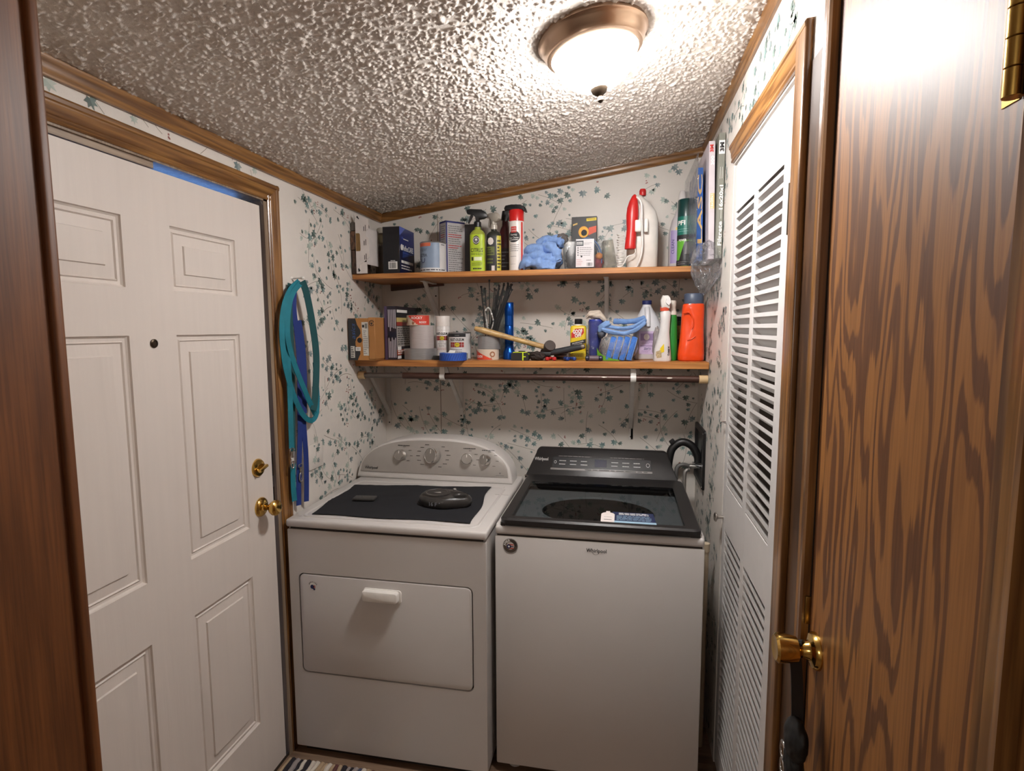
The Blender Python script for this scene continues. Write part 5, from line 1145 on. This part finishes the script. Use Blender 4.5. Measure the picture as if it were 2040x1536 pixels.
# dark cloth-like bundle of keys / brown thing next to measure
t = thing('glove', 'crumpled dark brown work glove beside the tape measure', 'glove', (.838, -.270, LZ))
b = MB(); b.blob((0, 0, .018), (.034, .026, .020), M('dark brown cloth', (48, 36, 32), .85, var=.25, scale=80), .35, 3, 4, 40, flat=.0005, ridged=True); b.build('cloth', t, smooth=80)
# pliers
def pliers(label, x, y, rz, col, s=1, jaw=None):
    t = thing('pliers', label, 'pliers', (x, y, LZ), rz)
    for sg in (-1, 1):
        b = MB(); b.tube(smooth_path([(-.004*sg, -.002, .008), (.008*sg, .0-.010*s, .008), (.016*sg, -.035*s, .009), (.017*sg, -.060*s, .0095), (.014*sg, -.075*s, .0095)], 5), [.006]*8+[.0075]*8+[.0085]*4+[.006], col, 12); b.build('handle', t, smooth=60)
    b = MB(); b.tube([(0, -.002, .008), (0, .02*s, .008), (0, .05*s, .007)], [.009, .008, .004], jaw or DARKM, 10); b.build('jaw', t); return t
pliers('red-handled pliers lying on the lower shelf with handles towards the room', .892, -.235, .15, M('plier red', (178, 34, 34), .35), 1.05)
pliers('blue-handled pliers lying next to the red ones', .962, -.245, .45, M('plier blue', (28, 58, 128), .35), .9)
# dark long flashlight / bar resting
t = thing('grip_bar', 'black ribbed grip bar tilted against the yellow can', 'tool', (0, 0, 0))
b = MB(); p0, p1 = Vector((.880, -.225, 1.476)), Vector((1.030, -.242, 1.506)); b.tube([tuple(p0+(p1-p0)*k/10) for k in range(11)], [.011, .0125, .0135]+[.014]*6+[.0135, .012], M('grip black', (44, 46, 50), .6), 16); b.build('grip', t)
b = MB(); b.tube([tuple(p1+(p1-p0)*k) for k in (0, .04, .09)], [.0118, .0118, .009], M('worn metal', (120, 108, 96), .5, .6), 14); b.build('tip', t)
t = thing('utility_bar', 'flat black tool lying under the mallet head', 'tool', (.845, -.225, LZ+.018), -.1)
b = MB(); b.box(-.06, .05, -.012, .012, 0, .018, M('tool black', (36, 36, 36), .5), .004); b.build('body', t)
t = thing('multi_tool', 'folded silver multi-tool lying behind the blue pliers', 'tool', (.942, -.205, LZ+.002), -.45)
b = MB(); b.box(-.038, .038, -.012, .012, .010, .030, M('multi silver', (150, 144, 138), .35, .8), .003); b.build('body', t)
b = MB(); b.box(-.030, .030, -.0125, -.010, .018, .023, BLACKP); b.build('slot', t)
b = MB(); b.box(-.03, .03, -.01, .01, -.002, .010, BLACKP, .002); b.build('rest', t)
# yellow remover can
t = thing('solvent_can', 'yellow rectangular can with black cap reading GOOF OFF', 'can', (1.010, -.165, LZ))
GY = M('can yellow', (222, 192, 34), .4)
b = MB(); b.loft([(0, .034, .020, 5, 0, 0), (.003, .0358, .0218, 5, 0, 0), (.142, .0358, .0218, 5, 0, 0), (.150, .032, .019, 4, 0, 0), (.153, .018, .016, 2, 0, 0), (.158, .017, .016, 2, 0, 0)], GY, 36); b.build('body', t)
b = MB(); b.lathe([(.0178, .152), (.0178, .158)], WHT, 24); b.lathe([(.0165, .158), (.0178, .160), (.0172, .180), (.0155, .182), (.001, .182)], BLACKP, 24); b.build('cap', t)
p = Print(on_front(-.0220)); p.poly([(-.030, .096), (.012, .102), (.026, .120), (.024, .140), (-.012, .138), (-.030, .118)], M('goof red', (190, 40, 30), .45), 1); p.text('GOOF', -.002, .126, .0165, WHT, 2, width=.043, rot=.12, bold=.05); p.text('OFF', 0, .108, .0150, WHT, 2, width=.030, rot=.12, bold=.05)
p.poly([(-.034, .056), (.034, .074), (.034, .092), (-.034, .076)], INK, 1); p.text('PROFESSIONAL', 0, .077, .006, WHT, 2, width=.052, rot=.26); p.text('STRENGTH', .0, .068, .005, WHT, 2, width=.036, rot=.26); p.poly([(-.034, .006), (.034, .006), (.034, .040), (-.034, .034)], M('can yellow dull', (204, 184, 40), .45), 1); p.lines(-.028, .028, .012, .03, 2, INK, 2, .3, 3); p.done(t)
# tall blue tube in film with a cream cloth on it
t = thing('shrink_tube', 'tall dark blue plastic-wrapped tube next to the yellow can', 'tube', (1.088, -.215, LZ))
b = MB(); b.loft([(0, .019, .019, 2, -.008, 0), (.05, .022, .022, 2, -.006, 0), (.11, .030, .028, 2, 0, 0), (.172, .033, .030, 2, .003, 0), (.178, .030, .028, 2, .003, 0)], M('tube blue', (34, 52, 140), .35, var=.35, scale=26), 28); b.build('tube', t, smooth=60)
b = MB(); b.loft([(.001, .023, .023, 2, -.008, 0), (.06, .026, .025, 2, -.006, 0), (.12, .033, .030, 2, 0, 0), (.17, .0355, .032, 2, .003, 0)], CLEAR('shrink film', (226, 228, 236), .04, .08, bump=.8), 28, caps=False); b.build('film', t, smooth=60)
t = thing('cloth', 'cream rag draped over the top of the dark blue tube', 'cloth', (1.096, -.215, LZ+.180))
CRM = M('cream cloth', (206, 192, 176), .9, var=.06, bump=.4, bscale=500)
b = MB(); b.blob((0, 0, .018), (.048, .036, .020), CRM, .22, 2.2, 4, 51)
for i, v in enumerate(b.v): b.v[i] = (v[0]+.012*0, v[1], v[2]-max(0, v[0]-.01)*.95-max(0, -v[0]-.035)*.9)
b.build('fabric', t, smooth=80)
# dumbbell-like small item in front
t = thing('bolt', 'small brown wheel with dark blue ends in front of the dark blue tube', 'wheel', (1.087, -.298, LZ+.0125))
b = MB(); b.tube([(-.020, 0, 0), (.020, 0, 0)], .0118, M('wheel brown', (92, 76, 84), .5), 20); b.build('hub', t)
for s in (-1, 1):
    b = MB(); b.tube([(s*.020, 0, 0), (s*.024, 0, 0), (s*.034, 0, 0), (s*.037, 0, 0)], [.007, .0118, .0115, .006], M('wheel navy', (34, 36, 60), .4), 18); b.build('end', t)
# sponge pack
t = thing('sponge_pack', 'clear bag of blue sponges with a green label on the lower shelf', 'sponges', (1.180, -.235, LZ), -.02)
SPB = M('sponge blue', (66, 116, 196), .85, var=.16, scale=110, bump=.8, bscale=420); SPL = M('sponge light', (110, 150, 214), .85, var=.12, scale=110, bump=.8)
for k in range(4):
    b = MB(); T = AT(-.035+k*.029, -.02, .004) @ Matrix.Rotation(.26, 4, 'Y'); b.box(-.012, .008, -.036, .03, 0, .102, SPB, .004, 2, T=T); b.box(.008, .0115, -.034, .03, .002, .100, SPL, .001, 1, T=T); s_ = b.build('sponge', t)
GLB = M('wrapper green', (96, 150, 34), .4)
b = MB(); N_ = 10
gp = [(-.082, -.046, .058), (-.072, -.052, .040), (-.050, -.055, .022), (-.020, -.057, .012), (.012, -.058, .006)]
gq = [(-.078, -.046, .004), (-.060, -.052, .003), (-.040, -.055, .002), (-.010, -.057, .002), (.016, -.058, .002)]
gp, gq = smooth_path(gp, 4), smooth_path(gq, 4); k0 = len(gp)
b.add(gp+gq+[(x, y+.002, z) for x, y, z in gp+gq], [(i, i+1, k0+i+1, k0+i) for i in range(k0-1)]+[(2*k0+i, 3*k0+i, 3*k0+i+1, 2*k0+i+1) for i in range(k0-1)]+[(i, 2*k0+i, 2*k0+i+1, i+1) for i in range(k0-1)]+[(k0+i, k0+i+1, 3*k0+i+1, 3*k0+i) for i in range(k0-1)], GLB)
k = b.build('green_label', t, smooth=80)
b = MB(); b.blob((.010, -.012, .058), (.078, .052, .066), CLEAR('sponge wrapper', (250, 251, 253), .12, .06, bump=.9, refl=1.1), .16, 2.4, 4, 63, flat=.0008); b.build('wrapper', t, smooth=80)
# folded blue cloth on the sponges
t = thing('folded_towel', 'light blue folded towel lying on the sponge pack', 'towel', (1.205, -.225, LZ+.108))
T2 = M('towel pale blue', (120, 152, 200), .95, var=.10, scale=70, bump=.6, bscale=420)
b = MB()
def slab_fold(mb, pts, th, y0, y1, mat, n=7):
    P = smooth_path([(x, 0, z) for x, z in pts], n); up = []; dn = []
    for i, p_ in enumerate(P):
        a = P[max(i-1, 0)]; c = P[min(i+1, len(P)-1)]; dx, dz = c[0]-a[0], c[2]-a[2]; l = math.hypot(dx, dz) or 1
        tt = th*(1 if 0 < i < len(P)-1 else .5); up.append((p_[0]-dz/l*tt, p_[2]+dx/l*tt)); dn.append((p_[0]+dz/l*tt, p_[2]-dx/l*tt))
    poly = up+dn[::-1]; L = []
    for y, d in ((y0, .6), (y0+.004, .92), (y0+.010, 1), (y1-.01, 1), (y1, .7)):
        row = []
        for k_, (x, z) in enumerate(poly):
            m_ = P[k_ if k_ < len(P) else 2*len(P)-1-k_]; w_ = noise.noise(Vector((x*30, y*30, z*30)))*.0022
            row.append((m_[0]+(x-m_[0])*d+w_, y+w_*2, m_[2]+(z-m_[2])*d+w_))
        L.append(row)
    mb.loops(L, mat, True, True)
slab_fold(b, [(-.088, .030), (-.05, .016), (0, .010), (.05, .022), (.094, .056)], .009, -.070, .010, T2)
slab_fold(b, [(-.080, .044), (-.045, .036), (0, .030), (.05, .040), (.096, .068)], .008, -.066, .010, T2)
slab_fold(b, [(-.040, .062), (0, .060), (.05, .062), (.094, .076)], .011, -.040, .012, M('towel mid blue', (104, 136, 184), .95, var=.1, scale=70, bump=.6))
fold(b, [(-.055, -.058, .050), (-.085, -.055, .040), (-.092, -.05, .020)], .014, T2)
b.build('cloth', t, smooth=70)
b = MB(); b.blob((-.088, -.035, .012), (.018, .025, .022), M('towel grey', (92, 96, 106), .95, var=.2), .3, 2.5, 3, 71); k = b.build('grey_corner', t, smooth=80); k['label'] = 'grey soiled corner'
# gallon jug
t = thing('gallon_jug', 'translucent white gallon jug with navy cap and lavender label', 'jug', (1.312, -.140, LZ))
JT = M('jug translucent', (206, 206, 210), .3, spec=.5)
b = MB(); b.loft([(0, .052, .045, 3.5, 0, 0), (.008, .062, .054, 3.5, 0, 0), (.13, .062, .054, 3.5, 0, 0), (.155, .060, .052, 3, 0, 0), (.19, .044, .040, 2.4, 0, 0), (.222, .026, .025, 2, -.003, 0), (.236, .019, .019, 2, -.003, 0), (.246, .018, .018, 2, -.003, 0)], JT, 36); b.build('jug', t, smooth=60)
b = MB(); b.tube(smooth_path([(-.003, -.020, .226), (-.002, -.040, .205), (-.001, -.050, .175), (0, -.054, .145)], 6), [.012]*19, JT, 14); b.build('handle', t, smooth=60)
b = MB(); b.lathe([(.0205, .243), (.0208, .245), (.0208, .259), (.019, .2605), (.001, .2605)], NAVY, 26, (-.003, 0, 0)); b.build('cap', t)
f = on_front(-.0545); p = Print(f); LV = M('jug lavender', (146, 122, 162), .45); LV2 = M('jug lavender pale', (196, 176, 206), .45); p.rect(-.036, .036, .026, .126, LV2, 1, 2); p.rect(-.030, .034, .085, .116, LV, 2, 2); p.disc(-.004, .101, .012, .014, TAGW, 3); p.rect(-.030, .034, .060, .064, LV, 2, 2); p.lines(-.024, .026, .068, .082, 2, LV, 2, .4, 4); p.text('ZEATO', .0, .050, .009, NAVY, 2, width=.030, bold=.02); p.lines(-.025, .028, .030, .044, 3, LV, 2, .35, 5); p.done(t)
# white trigger bottle
t = thing('spray_bottle', 'tall white trigger bottle with small red neck next to the green bottle', 'spray bottle', (1.372, -.240, LZ))
b = MB(); b.loft([(0, .036, .024, 2.6, 0, 0), (.005, .038, .026, 2.6, 0, 0), (.05, .034, .025, 2.4, 0, 0), (.12, .022, .020, 2.2, .006, 0), (.17, .020, .018, 2.2, .010, 0), (.205, .022, .018, 2.2, .010, 0), (.212, .016, .015, 2, .010, 0)], M('spray body white', (214, 210, 208), .35), 30); b.build('bottle', t, smooth=60)
b = MB(); b.loft([(.211, .0185, .016, 2.4, .006, 0), (.228, .0185, .016, 2.4, .006, 0)], M('neck red', (206, 78, 50), .4), 22); b.build('collar', t)
b = MB(); prf = [(-.008, .222), (.026, .222), (.030, .245), (.026, .268), (.018, .276), (-.004, .276), (-.012, .256)]; L = [[(x*d+.006*(1-d), y, (z-.25)*d+.25) for x, z in prf] for y, d in ((-.016, .85), (-.012, 1), (.012, 1), (.016, .85))]; b.loops(L, WHITEP, True, True); b.build('sprayer', t, smooth=45)
b = MB(); b.prism([(.010, .262), (.024, .268), (.030, .246), (.020, .234), (.008, .246)], lambda a, c: (a, -.024, c), lambda a, c: (a, -.015, c), M('trigger white', (230, 228, 226), .3)); b.build('trigger', t)
p = Print(on_ell(.0345, .0265, 2.5)); p.poly([(-.012, .052), (.004, .074), (.006, .040), (-.008, .034)], YEL, 1); p.text('DAILY', .026, .044, .010, INK, 1, width=.040, rot=PI/2, bold=.03); p.poly([(-.03, .01), (-.004, .016), (-.006, .048), (-.028, .040)], M('label flowers', (176, 156, 120), .5, var=.4, scale=200), 1); p.done(t)
b = MB(); b.blob((-.022, .022, .075), (.017, .013, .07), CLEAR('wrap with flowers', (210, 190, 180), .25, .1), .3, 2.5, 3, 81); b.build('film', t, smooth=80)
# green bottle
t = thing('soap_bottle', 'slim green dish soap bottle with white pull cap', 'bottle', (1.413, -.205, LZ))
GB = M('soap green', (34, 130, 48), .25, spec=.6)
b = MB(); b.loft([(0, .020, .020, 2.2, 0, 0), (.004, .023, .022, 2.2, 0, 0), (.05, .0245, .023, 2.2, 0, 0), (.12, .022, .021, 2.2, 0, 0), (.16, .021, .020, 2.2, 0, 0), (.185, .0195, .019, 2, 0, 0), (.196, .017, .017, 2, 0, 0)], GB, 28); b.build('bottle', t, smooth=60)
b = MB(); b.lathe([(.0185, .195), (.0185, .206), (.015, .212), (.0135, .228), (.015, .231), (.0155, .252), (.013, .256), (.001, .257)], M('cap warm white', (206, 196, 184), .4), 22); b.build('cap', t)
# gold-and-dark thing behind between green and orange
t = thing('label_bottle', 'dark bottle with gold floral label half hidden behind the orange detergent', 'bottle', (1.447, -.100, LZ))
b = MB(); b.cyl(.030, 0, .17, M('bottle dark green', (40, 52, 44), .4), 24, b=.003); b.build('bottle', t)
p = Print(on_cyl(.0302)); p.rect(-.03, .03, .09, .15, M('gold floral', (150, 126, 70), .5, var=.5, scale=160), 1, 10); p.done(t)
b = MB(); b.cyl(.014, .168, .19, BLACKP, 18, b=.002); b.build('cap', t)
# orange detergent
t = thing('detergent_bottle', 'large orange detergent bottle with grey-blue cap against the side wall', 'bottle', (1.492, -.225, LZ))
OD = M('detergent orange', (232, 74, 24), .28, spec=.5, coat=.2)
secs = [(0, .046, .030, 3, -.002, 0), (.006, .0535, .036, 3, -.002, 0), (.03, .0535, .037, 3, -.002, 0), (.09, .049, .036, 2.8, 0, 0), (.14, .046, .035, 2.8, .001, 0), (.185, .0455, .034, 2.8, .002, 0), (.215, .045, .033, 2.8, .003, 0), (.236, .043, .032, 2.6, .004, 0), (.240, .040, .031, 2.6, .004, 0)]
b = MB(); b.loft(secs, OD, 44); 
for i, v in enumerate(b.v):
    if v[1] < -.01:                                   # moulded grip hollow on the front
        q = ((v[0]+.022)/.020)**2+((v[2]-.165)/.045)**2
        if q < 1.6: b.v[i] = (v[0], v[1]+.010*max(0, 1-q/1.6), v[2])
b.build('bottle', t, smooth=70)
b = MB(); gp = smooth_path([(-.040, -.0305, .200), (-.018, -.0372, .204), (-.002, -.0382, .180), (.000, -.0385, .150), (-.006, -.039, .135)], 5); b.tube(gp, .0028, OD, 8); b.tube(smooth_path([(-.022, -.0375, .088), (-.004, -.0378, .094), (.012, -.0375, .106)], 5), [.0008]+[.0022]*9+[.0008], OD, 8); b.build('grip_ridge', t, smooth=60)
b = MB(); n = 48; pr = [(.038, .238), (.0395, .241), (.0395, .279), (.036, .283), (.030, .284), (.001, .284)]; b.lathe(pr, M('cap grey blue', (78, 88, 108), .4), n, (.005, 0, 0), sy=.8); b.build('cap', t)

# ---------------------------------------------------------------- leashes on the wall hook
t = thing('wall_hook', 'white push-pin hook on the side wall holding the leashes', 'hook', (.0, -.800, 1.775))
b = MB(); b.lathe([(.006, 0), (.0055, .003), (.003, .006), (.0028, .036), (.0055, .042), (.0065, .046), (.004, .050), (.0008, .051)], WHITEP, 16); k = b.build('pin', t); k.rotation_euler = (0, PI/2, 0)
TEAL = M('leash teal', (14, 112, 128), .75, bump=.4, bscale=800, var=.1); DTEAL = M('leash dark teal', (12, 70, 74), .75, bump=.4, bscale=800); BLU = M('leash blue', (20, 45, 116), .75, bump=.4, bscale=800)
def clip(parent, y, z, x=.03, s=1.):
    b = MB(); b.tube([(x, y, z), (x, y, z-.022*s)], [.005*s, .0045*s], CHROME, 12)
    b.tube(smooth_path([(x, y, z-.020*s), (x, y-.008*s, z-.032*s), (x, y-.007*s, z-.050*s), (x, y+.001, z-.058*s), (x, y+.007*s, z-.048*s), (x, y+.007*s, z-.034*s)], 5), .0026*s, CHROME, 8)
    b.tube([(x, y+.011*s*math.cos(a), z+.004+.007*s*math.sin(a)) for a in [k*PI/8 for k in range(16)]], .0018*s, CHROME, 6, closed=True); b.build('clip', parent, smooth=60)
def leash(name, label, mat, strands, w, clips, x0):
    t = thing(name, label, 'leash', (0, 0, 0))
    for pts, dx in strands:
        b = MB(); P = smooth_path([(x0+dx, y, z) for y, z in pts], 9); n = len(P); wd = []
        for i in range(n):
            a, c = Vector(P[max(i-1, 0)]), Vector(P[min(i+1, n-1)]); tt = (c-a).normalized(); wd.append(tuple(tt.cross(Vector((.86, -.5, 0)).normalized())))
        b.ribbon(P, wd, w, .0028, mat); b.build('strap', t, smooth=45)
    for y, z, dx, s in clips: clip(t, y, z, x0+dx, s)
    return t
leash('leash', 'bright teal looped leash with a steel clip hanging in front on the wall hook', TEAL,
      [([(-.815, 1.762), (-.875, 1.725), (-.918, 1.66), (-.934, 1.57), (-.922, 1.46), (-.885, 1.36), (-.83, 1.275), (-.775, 1.240), (-.735, 1.255), (-.722, 1.31), (-.724, 1.38), (-.728, 1.46)], .004),
       ([(-.812, 1.756), (-.868, 1.715), (-.900, 1.65), (-.910, 1.56), (-.880, 1.47), (-.835, 1.39), (-.785, 1.31), (-.752, 1.262)], .010),
       ([(-.898, 1.60), (-.902, 1.48), (-.900, 1.36), (-.903, 1.25), (-.905, 1.16)], .002), ([(-.892, 1.10), (-.896, 1.02), (-.892, .96)], -.004)], .019, [(-.905, 1.150, .004, 1.1)], .034)
leash('leash', 'dark teal wide webbing leash hanging on the wall hook with bright teal ends crossing it', DTEAL,
      [([(-.812, 1.762), (-.786, 1.715), (-.756, 1.61), (-.738, 1.50), (-.745, 1.40), (-.762, 1.31), (-.775, 1.28)], .038), ([(-.830, 1.752), (-.850, 1.68), (-.852, 1.56), (-.856, 1.42), (-.864, 1.28), (-.872, 1.14)], .004)], .026, [(-.866, 1.09, .004, 1.2)], .012)
leash('leash', 'royal blue webbing leash hanging between the teal ones down to the dryer', BLU,
      [([(-.816, 1.752), (-.826, 1.66), (-.812, 1.56), (-.806, 1.45), (-.814, 1.33), (-.822, 1.20), (-.835, 1.10), (-.846, 1.00), (-.850, .93)], 0), ([(-.802, 1.62), (-.784, 1.52), (-.780, 1.42), (-.786, 1.34), (-.792, 1.27)], .003), ([(-.800, 1.28), (-.796, 1.20), (-.792, 1.10), (-.796, 1.00), (-.802, .93)], .002)], .019, [(-.838, 1.075, .006, 1.0)], .020)
# pouch hanging on the brown door's knob
t = thing('pouch', 'black strap and pouch with metal buckles hanging from the brown door knob', 'pouch', (W-.034, -1.650, 1.0))
b = MB(); b.ribbon(smooth_path([(.006, .006, .013), (-.002, .0, .018), (-.004, .0, .0), (.000, -.004, -.04), (.000, -.016, -.09), (-.002, -.026, -.125)], 6), (1, 0, 0), .020, .004, MATS['black plastic']); b.build('strap', t)
b = MB(); b.blob((-.004, -.032, -.150), (.018, .034, .040), M('pouch black', (16, 16, 17), .6), .12, 2, 4, 90); b.blob((-.004, -.026, -.205), (.016, .026, .040), MATS['pouch black'], .2, 2, 4, 91); b.build('body', t, smooth=80)
b = MB(); b.tube([(-.014, .004+.012*math.cos(a), -.200+.016*math.sin(a)) for a in [k*PI/10 for k in range(20)]], .0028, CHROME, 8, closed=True); b.tube([(-.014, .002+.012*math.cos(a), -.232+.014*math.sin(a)) for a in [k*PI/10 for k in range(20)]], .0028, CHROME, 8, closed=True); b.box(-.024, -.016, -.04, -.01, -.262, -.246, CHROME, .003); b.build('buckle', t, smooth=60)
